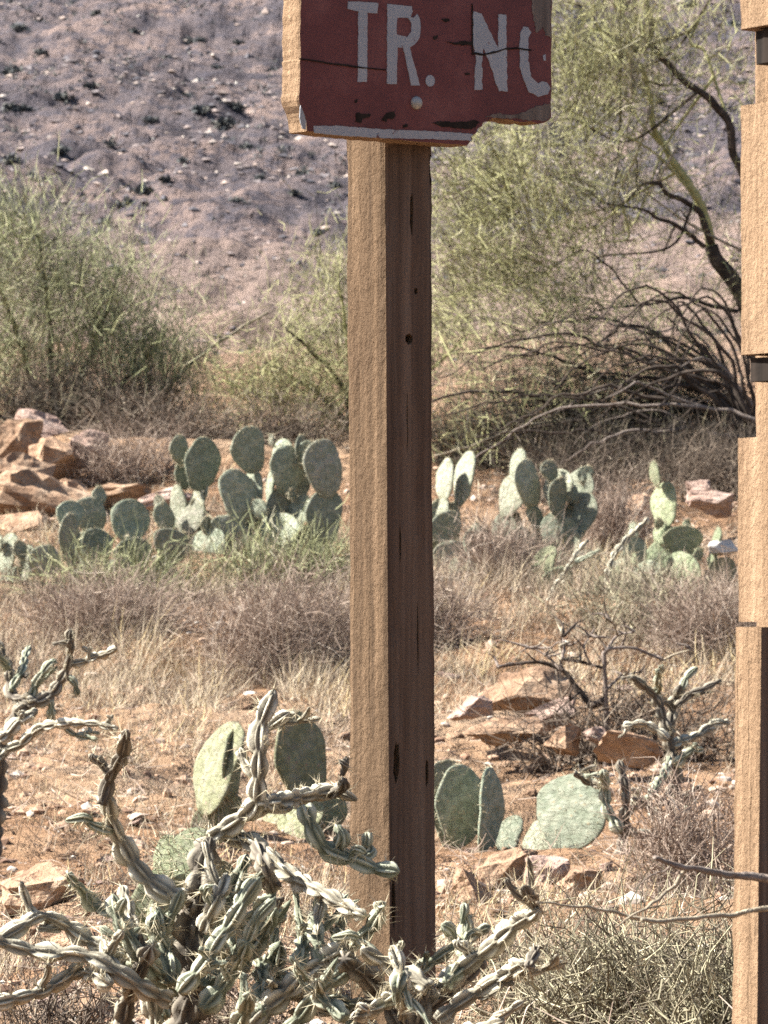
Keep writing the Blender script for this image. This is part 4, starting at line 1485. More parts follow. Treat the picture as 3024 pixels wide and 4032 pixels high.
def make_pears():
    mp = make_pear
    mp('low prickly pear at the left edge of the bank row', 27.6, [(5, 553, 22, 38, 0, 'L', 0), (26, 563, 16, 34, 5, 'L', -.05), (46, 561, 34, 30, -5, 'D', -.1), (12, 580, 30, 26, 0, 'L', .05)], seed=1)
    mp('prickly pear with one dark leaning narrow pad', 27.9, [(66, 541, 19, 52, -20, 'D', -.1), (91, 515, 36, 34, 0, 'D', .15), (131, 521, 41, 40, 8, 'D', .1), (95, 546, 35, 33, -4, 'D', 0), (135, 556, 38, 34, 10, 'D', -.1), (108, 575, 34, 30, 0, 'L', -.05), (172, 546, 40, 30, 25, 'D', -.05), (78, 572, 26, 26, 0, 'L', 0)], seed=2)
    mp('tall prickly pear of bluish pads left of the sign post', 28.8, [(200, 464, 36, 50, 8, 'D', 0), (180, 450, 20, 28, -10, 'D', .1), (165, 518, 21, 30, -8, 'D', -.05), (187, 516, 28, 36, 12, 'L', 0), (236, 497, 38, 52, -4, 'D', -.1), (229, 528, 36, 24, 10, 'D', -.15), (205, 545, 40, 34, 0, 'L', -.2), (196, 495, 10, 34, 0, 'L', .05)], seed=3)
    mp('tallest prickly pear clump just left of the sunlit post face', 28.8, [(250, 450, 36, 44, -10, 'D', 0), (277, 450, 20, 24, 0, 'L', .1), (287, 470, 34, 46, 6, 'D', -.05), (304, 452, 12, 32, 4, 'D', 0), (326, 468, 40, 54, 0, 'D', -.1), (298, 509, 24, 28, -6, 'L', -.1), (328, 516, 38, 52, 6, 'D', -.12), (273, 532, 42, 38, 0, 'L', -.15), (268, 485, 9, 40, 0, 'L', .1), (312, 540, 34, 30, 0, 'D', -.1)], seed=4)
    mp('pale prickly pear peeping out right of the sign post', 28.5, [(441, 480, 18, 42, -4, 'L', 0), (461, 478, 19, 52, 6, 'L', .05), (448, 530, 34, 36, 0, 'D', -.1), (455, 558, 44, 32, 5, 'D', -.2), (436, 510, 20, 26, 0, 'L', -.05)], seed=5)
    mp('prickly pear with a small white lit pad on top', 28.3, [(513, 463, 16, 30, 2, 'L', .02), (507, 495, 26, 40, 8, 'L', 0), (530, 484, 26, 46, -4, 'D', -.05), (497, 579, 30, 34, 10, 'L', -.5), (520, 545, 30, 34, 0, 'D', -.1)], seed=6)
    mp('prickly pear with a dark pad before a pale one', 28.2, [(554, 488, 30, 36, -6, 'L', .05), (557, 497, 20, 36, 4, 'D', -.06), (577, 488, 28, 36, 4, 'L', .1), (580, 513, 24, 40, 3, 'L', -.04), (590, 566, 30, 30, 20, 'D', -.4), (566, 535, 26, 32, 0, 'D', -.05)], seed=7)
    mp('prickly pear with a wide dark pad near the right timber post', 27.7, [(662, 505, 26, 44, -4, 'L', .05), (658, 533, 14, 22, -20, 'L', 0), (685, 542, 42, 30, 10, 'D', -.05), (680, 569, 34, 32, 15, 'L', -.15), (712, 550, 8, 44, 8, 'L', -.05), (724, 570, 30, 24, 0, 'D', -.1), (640, 575, 26, 26, -10, 'L', -.2)], 'pad_green', seed=8)
    mp('ragged prickly pear in dry brush below the white lit pad', 26.6, [(540, 560, 26, 30, -12, 'L', 0), (560, 584, 34, 32, 8, 'D', -.1), (528, 590, 30, 30, -20, 'L', .05), (604, 590, 32, 30, 12, 'L', -.2)], 'pad_green', seed=14)
    mp('squat prickly pear half hidden by dry bush right of the post', 27.0, [(478, 545, 30, 36, 14, 'D', 0), (462, 585, 36, 30, -8, 'D', -.1), (488, 590, 28, 30, 10, 'L', -.1)], seed=15)
    mp('small prickly pear between the orange rock and the wide dark pad', 27.6, [(632, 552, 26, 34, -8, 'D', 0), (648, 575, 26, 28, 12, 'L', -.1), (616, 572, 26, 26, -14, 'L', .05)], seed=16)
    G = 'prickly pears lower on the slope'
    mp('prickly pear with a large pale sunlit pad behind the big cholla', 16.6, [(207, 766, 44, 90, 2, 'L', 0), (233, 764, 18, 68, 3, 'D', .05), (230, 812, 30, 34, 10, 'D', .05)], 'pad_green', G, seed=9)
    mp('prickly pear with a tall dark green pad left of the sign post', 16.9, [(298, 760, 50, 92, -12, 'D', 0), (297, 822, 46, 46, 0, 'L', -.1), (328, 812, 30, 50, 15, 'D', .05), (266, 828, 34, 38, -10, 'L', .1)], 'pad_green', G, seed=10)
    mp('blue green prickly pear right beside the sign post', 16.5, [(458, 806, 52, 76, 0, 'D', 0), (488, 812, 26, 82, 4, 'D', -.1), (446, 778, 34, 34, 20, 'D', .1), (505, 835, 26, 40, 0, 'L', .15)], 'pad', G, seed=11)
    mp('prickly pear with one big round pale green pad', 15.9, [(565, 810, 72, 74, 8, 'L', 0), (532, 840, 34, 40, -30, 'L', .1), (548, 848, 30, 36, -10, 'D', .15)], 'pad', G, seed=12)
    mp('yellowish prickly pear pads behind the fork of the big cholla', 9.6, [(188, 856, 46, 56, 10, 'L', 0), (161, 858, 28, 44, -5, 'L', .05), (215, 890, 44, 56, 20, 'D', .1)], 'pad_green', G, seed=13)


make_pears()


# ------------------------------------------------------------------ trees and shrubs
def limb(mb_name, parent, pts, d, dd, r0, r1, mat, seed=0, sides=8, wig=0.012):
    path = catmull(to3(pts, d, dd, seed), max(8, len(pts) * 5))
    n = len(path)
    L = np.linalg.norm(path[-1] - path[0])
    t = np.linspace(0, L * 6, n)
    for q in range(3):
        path[:, q] += wig * fbm(t + seed * 5.1, np.full(n, q * 7.7), oct=3, seed=seed + q)
    s = d / F
    V, Q, T = tube(path, np.linspace(0.82 * r0, 0.9 * r1, n) * s, sides, 0.22, seed)
    mb = MB(); mb.add(V, Q, T, 0.3)
    mb.build(mb_name, M[mat], parent, True)
    return path


def crown(parent, ells, d, nclump, per, mat, limbs, seed, tw=(0.10, 0.34), width=(0.003, 0.006), base_px=None, brown=0.25, name='crown', upb=0.5, spread=0.13, link_r=0.006):
    """twiggy foliage in clumps spread through ellipsoids; fine branches tie every clump to the limbs"""
    rg = np.random.default_rng(seed)
    w = np.array([e[6] for e in ells], float)
    idx = rg.choice(len(ells), nclump, p=w / w.sum())
    C = []
    for i in idx:
        ex, ey, rx, ry, ddp, rd, _ = ells[i]
        v = unit(rg.normal(size=3)) * rg.uniform(0, 1) ** 0.45
        dd = d + ddp + v[1] * rd
        C.append(P(ex + v[0] * rx, ey - v[2] * ry, dd))
    C = np.array(C)
    LP = np.concatenate(limbs)
    mb = MB(); mbb = MB()
    for k, c in enumerate(C):
        # branchlet from the nearest limb point that lies below
        dist = np.linalg.norm(LP - c, axis=1) + np.where(LP[:, 2] > c[2] + 0.2, 0.6, 0)
        j = np.argmin(dist + rg.uniform(0, 0.5, len(LP)))
        st = LP[j]
        mid = (st + c) / 2 + rg.normal(size=3) * 0.06 * np.linalg.norm(c - st) + np.array([0, 0, 0.08 * np.linalg.norm(c - st)])
        path = catmull([st, mid, c], 7)
        V, Q, T = tube(path, np.linspace(link_r, 0.0022, 7), 4)
        mbb.add(V, Q, T, rg.uniform(0.05, 0.9) if rg.random() > brown else 0.0)
        out = unit(c - st)
        n = int(per * rg.uniform(0.4, 1.6))
        A = c + rg.normal(size=(n, 3)) * spread * rg.uniform(0.6, 1.5)
        D = unit(out * 0.8 + np.array([0, 0, upb]) + rg.normal(size=(n, 3)) * 0.55)
        L = rg.uniform(tw[0], tw[1], n)
        V, Q = twig_arrays(A - D * L[:, None] * .5, D, L, rg.uniform(width[0], width[1], n), 0.3, rg=rg)
        base_t = rg.uniform(0.15, 0.85)
        tint = np.clip(base_t + rg.normal(size=n) * 0.22, 0, 1)
        tint = np.where(rg.random(n) < brown, rg.uniform(0, 0.2, n), tint)
        mb.add(V, Q, None, np.repeat(tint, 9))
    mbb.build('branchlets', M[mat], parent, True, 'stuff')
    o = mb.build(name, M[mat], parent, False, 'stuff')
    return o


def make_trees():
    # palo verde behind the sign, its trunk hidden by the right timber post
    D = 35.0
    base = at_ground(775, D)
    t = thing('palo_verde_tree', 'large yellow green palo verde with dark crooked limbs behind the sign', 'tree', base, 'palo verde trees and shrubs behind the cacti')
    L = []
    tp = [(774, 470), (770, 420), (764, 370), (752, 320), (738, 288), (718, 262), (711, 246)]
    path0 = catmull(np.vstack([base + np.array([0, 0, -.1]), to3(tp, D, 0, 3)]), 40)
    V, Q, T = tube(path0, np.linspace(15, 7, 40) * D / F, 10, 0.15, 4)
    mb = MB(); mb.add(V, Q, T, .2); mb.build('trunk', M['bark'], t, True)
    L.append(path0)
    tp = [(769, 420), (772, 350), (764, 260), (744, 172), (734, 154), (731, 133), (726, 119), (712, 103), (693, 89), (679, 78), (665, 61), (650, 44), (651, 27), (647, -20)]
    L.append(limb('limb', t, tp, D, -.3, 9, 2.6, 'bark', 5))
    L.append(limb('limb', t, [(650, 46), (638, 49), (629, 45), (610, 52)], D - .3, -.2, 2.6, 1, 'bark', 6))
    L.append(limb('limb', t, [(728, 122), (716, 80), (704, 50), (690, 44), (699, 19), (714, -10)], D - .1, .3, 2.0, 1.4, 'bark_green', 7))
    L.append(limb('limb', t, [(712, 250), (706, 225), (699, 205), (690, 187), (676, 165), (662, 141), (654, 125), (649, 94), (641, 62)], D, -.4, 6.5, 2.4, 'bark_green', 8))
    L.append(limb('limb', t, [(711, 243), (702, 225), (695, 210), (682, 199), (668, 194), (659, 185), (646, 183), (637, 187), (627, 199), (610, 212)], D - .1, -.4, 4.4, 1.2, 'bark', 9))
    L.append(limb('limb', t, [(704, 248), (691, 234), (674, 226), (657, 219), (648, 212), (630, 207), (611, 205), (590, 195)], D - .1, -.5, 3.2, 0.9, 'bark', 10))
    L.append(limb('limb', t, [(660, 184), (661, 170), (664, 158)], D - .2, 0, 1.8, 0.8, 'bark', 11))
    L.append(limb('limb', t, [(637, 187), (638, 165), (634, 150)], D - .3, 0, 1.6, 0.7, 'bark', 12))
    L.append(limb('limb', t, [(690, 222), (680, 212), (672, 218)], D - .2, 0, 1.4, 0.7, 'bark', 13))
    L.append(limb('limb', t, [(676, 227), (668, 240), (662, 255)], D - .2, -.1, 1.6, .7, 'bark', 14))
    # low limbs sweeping left from the foot of the tree
    L.append(limb('limb', t, [(772, 462), (738, 430), (715, 410), (680, 398), (640, 388), (596, 374), (563, 360), (528, 350), (500, 346)], D - .3, -.8, 5.5, 1.0, 'bark', 15))
    L.append(limb('limb', t, [(772, 470), (720, 448), (680, 436), (633, 428), (605, 423), (574, 414), (550, 403), (525, 393), (495, 391), (462, 393), (432, 401)], D - .5, -.9, 6.5, 1.1, 'bark', 16))
    L.append(limb('limb', t, [(640, 430), (600, 424), (567, 421), (547, 423), (514, 427), (495, 437), (462, 449), (436, 455)], D - .9, -.4, 2.6, 0.9, 'bark_pale', 17))
    L.append(limb('limb', t, [(772, 440), (735, 405), (722, 380), (700, 350), (680, 330), (668, 318)], D - .1, -.3, 4.0, 1.0, 'bark', 18))
    L.append(limb('limb', t, [(738, 312), (712, 306), (690, 298), (672, 300), (640, 304), (600, 310)], D - .2, -.4, 2.8, 0.9, 'bark', 19))
    L.append(limb('limb', t, [(772, 475), (715, 455), (690, 447), (660, 452), (630, 470), (600, 478)], D - .3, -.4, 4.0, 1.0, 'bark', 20))
    L.append(limb('limb', t, [(772, 480), (730, 460), (705, 430), (690, 418), (660, 415)], D - .6, -.2, 4.4, 1.5, 'bark', 21))
    L.append(limb('limb', t, [(596, 374), (575, 350), (556, 330), (545, 310)], D - .9, 0, 2.0, 0.8, 'bark_green', 22))
    L.append(limb('limb', t, [(553, 404), (530, 416), (505, 430), (470, 425)], D - 1.2, 0, 1.4, 0.6, 'bark', 23))
    L.append(limb('limb', t, [(500, 346), (480, 352), (455, 372), (436, 378)], D - 1.1, -.1, 1.2, 0.6, 'bark', 24))
    L.append(limb('limb', t, [(640, 305), (610, 270), (585, 250), (560, 262), (520, 285)], D - .6, .2, 1.5, 0.6, 'bark', 25))
    L.append(limb('limb', t, [(610, 206), (575, 214), (548, 198), (520, 206), (505, 220)], D - .6, .2, 1.4, 0.6, 'bark_pale', 26))
    L.append(limb('limb', t, [(629, 45), (600, 30), (585, 8), (560, 2)], D - .5, .2, 1.4, 0.7, 'bark', 27))
    ells = [(585, 60, 60, 80, -.3, .9, 2.6), (590, 175, 60, 60, -.4, .9, 1.8), (500, 190, 75, 75, -.4, .9, 2.6), (500, 285, 80, 70, -.3, .9, 2.6), (580, 285, 75, 60, -.3, .9, 1.4), (640, 20, 40, 40, -.2, .6, 0.7),
            (705, 20, 40, 40, 0, .6, 0.35), (690, 210, 40, 55, 0, .5, 0.28), (740, 260, 30, 80, .1, .5, 0.5), (660, 330, 70, 40, -.3, .6, 0.4), (730, 80, 30, 50, .1, .5, 0.35), (650, 100, 30, 60, -.2, .4, 0.35)]
    rf = np.random.default_rng(123)
    for q in range(52):                                   # bare branches arching low from the foot of the tree towards the post
        ex, ey = rf.uniform(436, 690), rf.uniform(330, 486)
        sx0, sy0 = rf.uniform(745, 768), rf.uniform(410, 500)
        mx = (sx0 + ex) / 2 + rf.uniform(-30, 30)
        my = min(sy0, ey) - rf.uniform(4, 46)
        pts = [(sx0, sy0), (sx0 * .7 + mx * .3, sy0 * .45 + my * .55), (mx, my), (mx * .45 + ex * .55, my * .6 + ey * .4 - 6), (ex, ey)]
        L.append(limb('branch', t, pts, D - rf.uniform(.5, 1.7), -rf.uniform(0, .6), rf.uniform(1.6, 4.2), 0.8, ['bark', 'bark', 'bark', 'bark_grey', 'bark'][q % 5], 300 + q, 6, 0.03))
    for q in range(16):                                   # and crooked ones through the upper crown
        ex, ey = rf.uniform(450, 700), rf.uniform(10, 300)
        j = L[rf.integers(1, 7)]
        st = j[rf.integers(len(j) // 4, len(j))]
        en = P(ex, ey, D - rf.uniform(-.3, .8))
        if np.linalg.norm(en - st) > 1.5:
            en = st + (en - st) * 1.5 / np.linalg.norm(en - st)
        pth = catmull([st, st * .6 + en * .4 + rf.normal(size=3) * .08, st * .25 + en * .75 + rf.normal(size=3) * .08, en], 22)
        V, Q, T = tube(pth, np.linspace(1.7, .5, 22) * D / F, 6, .2, q)
        mb = MB(); mb.add(V, Q, T, .3); mb.build('branch', M[['bark', 'bark_green', 'bark_pale'][q % 3]], t, True)
        L.append(pth)
    crown(t, ells, D, 310, 40, 'verde', L, 51, tw=(0.08, 0.28), width=(0.0035, 0.0065), brown=0.2, spread=0.19, link_r=0.0045)
    low = [(560, 405, 120, 55, -.9, .5, 1.6), (620, 370, 90, 40, -.6, .5, 1), (470, 415, 45, 55, -1.1, .4, 1)]
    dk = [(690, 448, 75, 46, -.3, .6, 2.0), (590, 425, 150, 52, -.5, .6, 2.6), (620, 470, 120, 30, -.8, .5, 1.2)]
    crown(t, dk, D, 210, 44, 'painted_shade_twigs', L, 53, brown=0.4, width=(0.004, 0.008), spread=0.2, name='shaded_twigs', upb=0.1)  # darkened twigs paint the deep shade low in the tree
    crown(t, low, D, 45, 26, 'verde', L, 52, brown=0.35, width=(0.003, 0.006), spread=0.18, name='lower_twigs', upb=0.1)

    # palo verde shrub just left of the sign post
    D = 37.5
    base = at_ground(352, D)
    t = thing('palo_verde_shrub', 'pale yellow green palo verde shrub directly behind the sign post', 'shrub', base, 'palo verde trees and shrubs behind the cacti')
    L = []
    for q, pts in enumerate([[(352, 430), (348, 400), (330, 370), (305, 345), (285, 330)], [(354, 430), (352, 380), (345, 330), (338, 280)], [(358, 430), (375, 380), (395, 330), (420, 285)],
                             [(350, 432), (320, 410), (285, 398), (250, 392), (222, 380)], [(350, 428), (325, 400), (290, 375), (262, 362)], [(360, 430), (400, 395), (440, 360), (470, 330)]]):
        L.append(limb('trunk' if q == 1 else 'limb', t, pts, D, -.3 + .1 * q, 4, 1.0, 'bark_green' if q % 2 else 'bark', 40 + q))
    ells = [(325, 320, 38, 60, 0, .6, 1.4), (300, 375, 55, 42, -.1, .6, 2.0), (262, 395, 42, 34, -.1, .5, 1.0), (345, 390, 45, 45, 0, .6, 1.4), (420, 330, 60, 60, 0, .6, 1.2), (342, 270, 20, 30, 0, .4, .3), (240, 358, 30, 20, 0, .4, .15)]
    crown(t, ells, D, 130, 38, 'verde', L, 61, tw=(0.08, 0.28), width=(0.0035, 0.0065), brown=0.18, spread=0.18, link_r=0.0045)

    # big shrub on the left
    D = 38.5
    base = at_ground(62, D)
    t = thing('green_shrub', 'big dense olive green shrub above the boulders at the left', 'shrub', base, 'palo verde trees and shrubs behind the cacti')
    L = []
    for q, pts in enumerate([[(50, 432), (40, 400), (22, 350), (5, 300), (-10, 240)], [(56, 432), (52, 380), (48, 310), (40, 240)], [(66, 432), (80, 385), (100, 330), (120, 270)],
                             [(72, 430), (105, 400), (140, 365), (165, 330)], [(74, 432), (120, 412), (160, 390), (205, 352), (240, 328), (268, 312)], [(48, 434), (20, 410), (-10, 390), (-40, 372)],
                             [(78, 434), (118, 424), (150, 404), (172, 388)], [(40, 434), (10, 420), (-20, 415)]]):
        L.append(limb('trunk' if q == 1 else 'limb', t, pts, D - (.8 if q > 5 else 0), -.4 + .1 * q, 5, 1.2, 'bark_pale' if q == 4 else 'bark', 60 + q))
    ells = [(30, 265, 70, 75, 0, .9, 2.4), (95, 300, 70, 70, 0, .9, 2.4), (140, 350, 62, 55, -.1, .8, 1.7), (40, 350, 75, 60, -.2, .8, 1.8), (185, 372, 45, 36, -.1, .6, .7), (-20, 300, 60, 90, 0, .8, 1.0), (10, 215, 40, 30, .1, .6, .3)]
    crown(t, ells, D, 270, 38, 'creosote', L, 71, tw=(0.08, 0.28), width=(0.0035, 0.0065), brown=0.18, upb=0.8, spread=0.18, link_r=0.0045)
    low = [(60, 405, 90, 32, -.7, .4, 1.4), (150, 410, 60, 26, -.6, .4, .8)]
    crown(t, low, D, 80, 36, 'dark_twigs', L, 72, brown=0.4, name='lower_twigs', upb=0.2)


make_trees()


def make_bush(name, label, cat, cx, cy, rx, ry, d, n, mat, seed, tw=(0.08, 0.24), width=(0.0018, 0.0035), group=None, brown=.3):
    """a rounded bush of bare stems fanning from its foot"""
    rg = np.random.default_rng(seed)
    base = at_ground(cx, d)
    root = thing(name, label, cat, base, group)
    s = d / F
    top = P(cx, cy - (0.62 if name == 'dry_bush' else 1.0) * ry, d)[2]
    H = max(0.12, top - base[2])
    mb = MB()
    paths = []
    nb = 7
    feet = [base] + [at_ground(cx + rx * rg.uniform(-.75, .75), d + rg.uniform(-.6, .6) * rx * s) for _ in range(nb - 1)]
    for k in range(60):
        ft = feet[k % nb]
        loc = math.sqrt(max(0.15, 1 - ((ft[0] - base[0]) / (rx * s)) ** 2))
        a = rg.uniform(0, 6.28); rr = rg.uniform(0.1, 0.6)
        end = ft + np.array([math.cos(a) * rr * rx * s, math.sin(a) * rr * rx * s * .8, H * loc * rg.uniform(.35, 1)])
        m1 = ft + (end - ft) * 0.35 + rg.normal(size=3) * 0.10 * H
        m2 = ft + (end - ft) * 0.7 + rg.normal(size=3) * 0.12 * H
        pth = catmull([ft, m1, m2, end], 9)
        V, Q, T = tube(pth, np.linspace(0.0042, 0.0014, 9) * (d / 20 + .4), 4)
        mb.add(V, Q, T, rg.uniform(0, .8))
        paths.append(pth)
    mb.build('stems', M[mat], root, True, 'stuff')
    PP = np.concatenate([p[1:] for p in paths])
    A = PP[rg.integers(0, len(PP), n)] + rg.normal(size=(n, 3)) * np.array([.10, .10, .06]) * (rx * s / 0.35)
    D = unit((A - base) * 0.5 / H + rg.normal(size=(n, 3)) * 0.75 + np.array([0, 0, 0.35]))
    L = rg.uniform(tw[0], tw[1], n)
    V, Q = twig_arrays(A, D, L, rg.uniform(width[0], width[1], n), 0.45, rg=rg)
    tint = np.clip(rg.normal(0.55, 0.25, n), 0, 1)
    tint = np.where(rg.random(n) < brown, rg.uniform(0, .25, n), tint)
    mb = MB(); mb.add(V, Q, None, np.repeat(tint, 9))
    mb.build('twigs', M[mat], root, False, 'stuff')
    return root


def make_bushes():
    G = 'dry brown bushes on the bank'
    make_bush('dry_bush', 'broad pinkish brown dry bush left of the sign post', 'bush', 290, 620, 85, 62, 23.5, 5200, 'dry_twigs', 81, group=G)
    make_bush('dry_bush', 'brown dry bush between the two right prickly pear clumps', 'bush', 505, 555, 45, 40, 26.8, 2200, 'dry_twigs', 82, group=G)
    make_bush('dry_bush', 'low dry bush in front of the leftmost prickly pears', 'bush', 110, 615, 80, 34, 24.5, 3600, 'dry_twigs', 83, group=G)
    make_bush('dry_bush', 'dry grey bush beside the right timber post below the white stone', 'bush', 715, 612, 60, 42, 24.0, 3000, 'dry_twigs', 84, group=G)
    make_bush('dry_bush', 'dry twiggy bush behind the prickly pears at the left heap', 'bush', 135, 458, 50, 36, 33.0, 2000, 'dry_twigs', 85, group=G)
    make_bush('dry_bush', 'small dark dry bush left of the orange upright rock', 'bush', 612, 515, 32, 40, 29.0, 1400, 'dry_twigs', 86, group=G)
    make_bush('dry_bush', 'dry bush behind the sign post between grass and pale pear', 'bush', 410, 600, 60, 50, 24.5, 2600, 'dry_twigs', 87, group=G)
    G2 = 'low green and brown brush along the bank'
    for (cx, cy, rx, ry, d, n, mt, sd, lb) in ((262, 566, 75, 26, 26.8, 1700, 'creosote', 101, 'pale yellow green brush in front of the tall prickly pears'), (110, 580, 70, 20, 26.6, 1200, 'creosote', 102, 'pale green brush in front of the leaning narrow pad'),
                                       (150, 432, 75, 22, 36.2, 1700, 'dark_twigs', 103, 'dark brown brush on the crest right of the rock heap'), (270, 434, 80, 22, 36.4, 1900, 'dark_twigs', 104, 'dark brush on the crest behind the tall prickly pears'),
                                       (60, 412, 70, 18, 37.4, 1300, 'painted_shade_twigs', 105, 'brush with shade painted in at the foot of the big olive shrub'), (480, 446, 70, 24, 34.4, 1700, 'painted_shade_twigs', 106, 'brush with shade painted in behind the pale prickly pear right of the post'),
                                       (600, 452, 80, 26, 33.6, 1900, 'painted_shade_twigs', 107, 'black shadowy brush at the middle of the palo verde foot'), (700, 462, 60, 30, 33.2, 1800, 'painted_shade_twigs', 108, 'black shadowy brush at the palo verde base by the right post'),
                                       (640, 600, 80, 20, 24.6, 1300, 'grey_twigs', 109, 'grey tangled brush below the right prickly pears')):
        make_bush('low_brush', lb, 'brush', cx, cy, rx, ry, d, n, mt, sd, group=G2, width=(0.003, 0.006))
    make_bush('dry_bush', 'dark tangle of dead twigs among the rocks right of the post', 'bush', 630, 706, 105, 36, 19.6, 2000, 'dark_twigs', 97, (0.05, 0.18), (0.002, 0.005), group=G)
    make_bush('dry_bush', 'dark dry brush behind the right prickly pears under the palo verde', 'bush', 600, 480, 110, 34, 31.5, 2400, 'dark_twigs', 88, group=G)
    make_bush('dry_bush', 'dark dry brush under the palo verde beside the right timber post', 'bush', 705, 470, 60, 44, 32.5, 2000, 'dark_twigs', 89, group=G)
    make_bush('dry_bush', 'dead brown brush tangled among the low cholla arms at bottom left', 'bush', 70, 1000, 90, 26, 7.6, 900, 'dark_twigs', 95, (0.03, 0.09), (0.0010, 0.0026), G)
    make_bush('dry_bush', 'dead brush at the foot of the big cholla trunk', 'bush', 235, 1005, 70, 30, 7.2, 900, 'dark_twigs', 96, (0.03, 0.09), (0.0010, 0.0026), G)
    G = 'bare twiggy shrubs in the foreground'
    make_bush('twiggy_shrub', 'tangled grey green twiggy shrub at the bottom right', 'shrub', 640, 968, 120, 52, 8.6, 1700, 'grey_twigs', 91, (0.04, 0.13), (0.0014, 0.0036), G, .35)
    make_bush('twiggy_shrub', 'bare twiggy shrub in front of the right timber post', 'shrub', 740, 965, 80, 70, 8.4, 800, 'grey_twigs', 92, (0.04, 0.12), (0.0014, 0.0034), G, .35)
    make_bush('twiggy_shrub', 'bare twiggy shrub right of the low cholla at the bottom', 'shrub', 520, 985, 80, 60, 9.2, 800, 'grey_twigs', 93, (0.04, 0.12), (0.0014, 0.0034), G, .35)
    make_bush('twiggy_shrub', 'thin straw coloured shrub behind the grey branch near the right post', 'shrub', 690, 850, 70, 60, 13.5, 1600, 'dry_twigs', 94, (0.05, 0.15), (0.0016, 0.0034), G, .3)
    # dead branching bush on the slope, dark limbs
    D = 19.5
    base = at_ground(606, D)
    t = thing('dead_bush', 'dead bush of dark crooked branches over the large tan rock', 'bush', base)
    arms = [([(607, 730), (606, 697), (604, 660), (607, 650), (633, 648), (663, 660)], 3.2, 1.2), ([(604, 700), (593, 705), (580, 692), (563, 671), (537, 662), (498, 667)], 3.4, 1.0), ([(606, 652), (617, 636), (635, 632)], 1.8, .7),
            ([(618, 636), (612, 622), (602, 616)], 1.2, .5), ([(563, 671), (545, 655), (530, 648), (520, 652)], 1.6, .6), ([(604, 668), (580, 662), (562, 660)], 1.6, .7), ([(620, 650), (626, 634), (622, 618)], 1.2, .5),
            ([(663, 660), (676, 654), (690, 650)], 1.2, .5), ([(606, 690), (622, 676), (640, 672)], 1.6, .6), ([(580, 692), (570, 700), (556, 712)], 1.3, .5), ([(590, 664), (584, 648), (590, 636)], 1.2, .5), ([(562, 660), (560, 646), (564, 636)], 1, .4)]
    rf = np.random.default_rng(321)
    for q in range(46):
        a0 = arms[int(rf.integers(0, 12))][0]
        x0, y0 = a0[int(rf.integers(1, len(a0)))]
        an = rf.uniform(-2.9, 0.25); ln = rf.uniform(10, 34)
        x1, y1 = x0 + ln * math.cos(an), y0 + ln * math.sin(an) * .8
        arms.append(([(x0, y0), ((x0 + x1) / 2 + rf.uniform(-4, 4), (y0 + y1) / 2 + rf.uniform(-4, 4)), (x1, y1)], rf.uniform(.8, 1.9), .4))
    for q, (pts, r0, r1) in enumerate(arms):
        pth = to3(pts, D, .05 * (q % 3), q)
        if q == 0:
            pth = np.vstack([base + np.array([0, 0, -.05]), pth])
        pth = catmull(pth, len(pts) * 6)
        V, Q, T = tube(pth, 1.1 * np.linspace(r0, r1, len(pth)) * D / F, 6, .3, q)
        mb = MB(); mb.add(V, Q, T); mb.build('branch', M[('bark_grey', 'bark', 'bark_grey', 'bark_pale')[q % 4]], t, True)
    # long bare twigs reaching in from the right, close to the camera
    D = 5.85
    base = at_ground(800, D)
    t = thing('bare_branch', 'long bare grey branches reaching across the right timber post', 'branch', base)
    st = P(806, 884, D)
    stem = catmull([base + np.array([0, 0, -.05]), P(815, 1000, D), P(806, 884, D)], 24)
    V, Q, T = tube(stem, np.linspace(.006, .005, 24), 8, .15, 3)
    mb = MB(); mb.add(V, Q, T); mb.build('stem', M['bark_grey'], t, True)
    for q, (pts, r0, r1, mt) in enumerate([([(806, 884), (768, 879), (735, 876), (699, 869), (672, 864), (655, 857)], 4.2, 2.0, 'bark_grey'), ([(812, 905), (768, 908), (735, 914), (699, 918), (660, 921), (640, 919)], 2.6, 1.6, 'bark_pale'),
                                         ([(660, 921), (628, 916), (600, 909), (581, 906), (556, 904), (536, 902)], 1.7, 0.9, 'bark_pale'), ([(686, 867), (676, 884), (660, 898), (643, 910), (616, 926)], 2.0, 0.8, 'bark_pale'),
                                         ([(735, 914), (718, 926), (700, 930)], 1.0, 0.5, 'bark_pale'), ([(672, 864), (664, 872), (650, 876), (634, 890)], .9, .4, 'bark_grey')]):
        pth = catmull(to3(pts, D, 0.02 * q, 7), 40)
        for c in range(3):
            pth[:, c] += 0.0015 * fbm(np.linspace(0, 9, 40), np.full(40, q * 3.1 + c * 17), oct=3, seed=q)
        V, Q, T = tube(pth, 1.2 * np.linspace(r0, r1, 40) * D / F, 8, .25, q)
        mb = MB(); mb.add(V, Q, T); mb.build('branch', M[mt], t, True)


make_bushes()


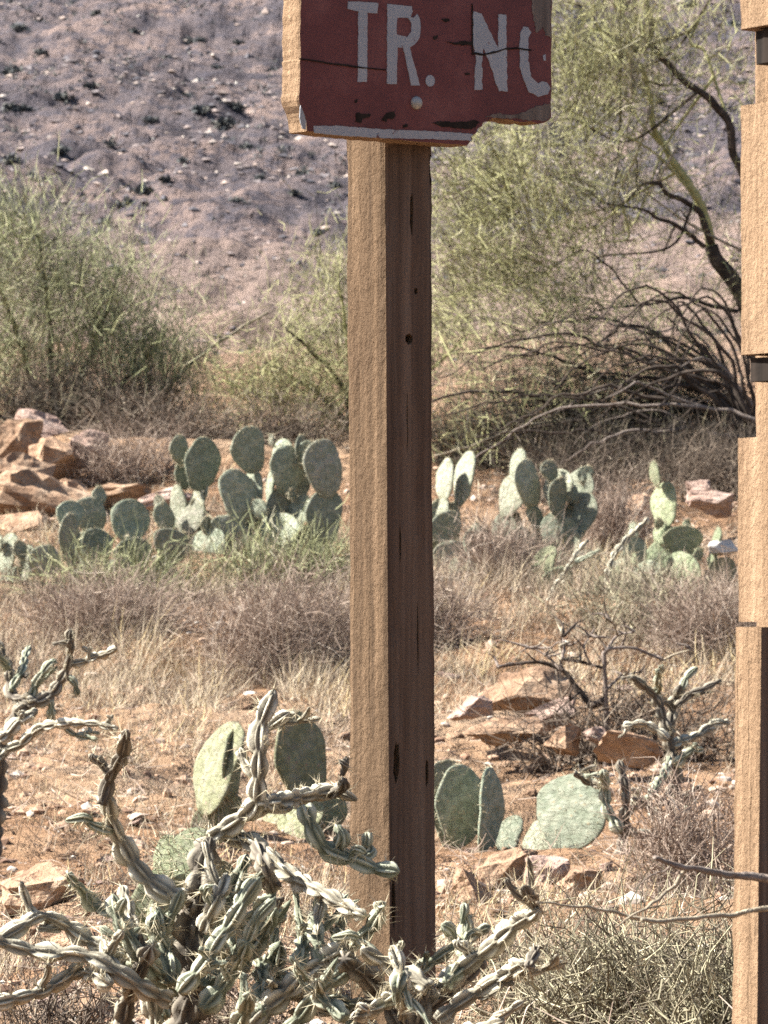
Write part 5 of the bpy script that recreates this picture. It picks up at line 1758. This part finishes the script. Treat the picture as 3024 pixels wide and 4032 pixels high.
# ------------------------------------------------------------------ dry grass
def make_grass():
    rg = np.random.default_rng(99)
    mb = MB()
    n = 260000
    d = rg.uniform(9.5, 34, n)
    x = rg.uniform(-0.12, 0.12, n) * d
    row = 606 - (gz(x, d) - CAMZ) / d * F
    dens = fbm(x * 1.1 + 20, d * 0.45, oct=4, seed=61)
    band = np.exp(-((d - 25.5) / 3.6) ** 2) * 1.3
    px = 384 + x / d * F
    # the slope left of the post is grassier; the patch of rocks on the right is bare
    bare = np.exp(-(((px - 540) / 110) ** 2 + ((row - 780) / 90) ** 2)) * 1.3
    left = np.where(px < 384, 0.22, 0.0)
    p = 0.12 + band + left + 0.42 * dens - bare
    cl = vnoise(x * 5.0, d * 2.6, seed=65)
    p = p * np.clip(0.55 + 1.1 * cl, 0.08, 1.4)
    keep = rg.uniform(0, 1, n) < np.clip(p, 0.02, 1) * 0.85
    x, d, band, cl = x[keep], d[keep], band[keep], cl[keep]
    n = len(x)
    A = np.stack([x, d, gz(x, d) - 0.01], 1)
    D = unit(rg.normal(size=(n, 3)) * np.array([.55, .55, .25]) + np.array([0.12, 0, 0.95]))
    L = rg.uniform(0.04, 0.14, n) + 0.17 * np.clip(band, 0, 1) * rg.uniform(0.2, 1, n)
    L = L * (0.75 + 0.55 * np.clip(cl, -.5, 1))
    W = rg.uniform(0.0016, 0.0036, n) * (0.55 + d / 45)
    V, Q = blades(A, D, L, W, rg)
    tint = np.clip(rg.normal(0.5, 0.24, n) + 0.38 * vnoise(x * 1.9, d * 0.9, seed=71) + 0.15 * cl, 0, 1)
    mb.add(V, Q, None, np.repeat(tint, 6))
    o = mb.build('dry_grass', M['grass'])
    o['kind'] = 'stuff'
    tag(o, 'straw coloured dry grass covering the bank', 'grass')
    # fallen twigs and straw litter
    mb = MB()
    n = 9000
    d = rg.uniform(7.5, 33, n)
    x = rg.uniform(-0.12, 0.12, n) * d
    A = np.stack([x, d, gz(x, d) + 0.004], 1)
    D = unit(rg.normal(size=(n, 3)) * np.array([1, 1, .25]) + np.array([0, 0, .12]))
    V, Q = twig_arrays(A, D, rg.uniform(.04, .16, n), rg.uniform(.002, .005, n), .4, rg=rg)
    mb.add(V, Q, None, np.repeat(rg.uniform(0, 1, n), 9))
    o = mb.build('twig_litter', M['dry_twigs'])
    o['kind'] = 'stuff'
    tag(o, 'dead twigs littering the ground of the bank', 'litter')


make_grass()
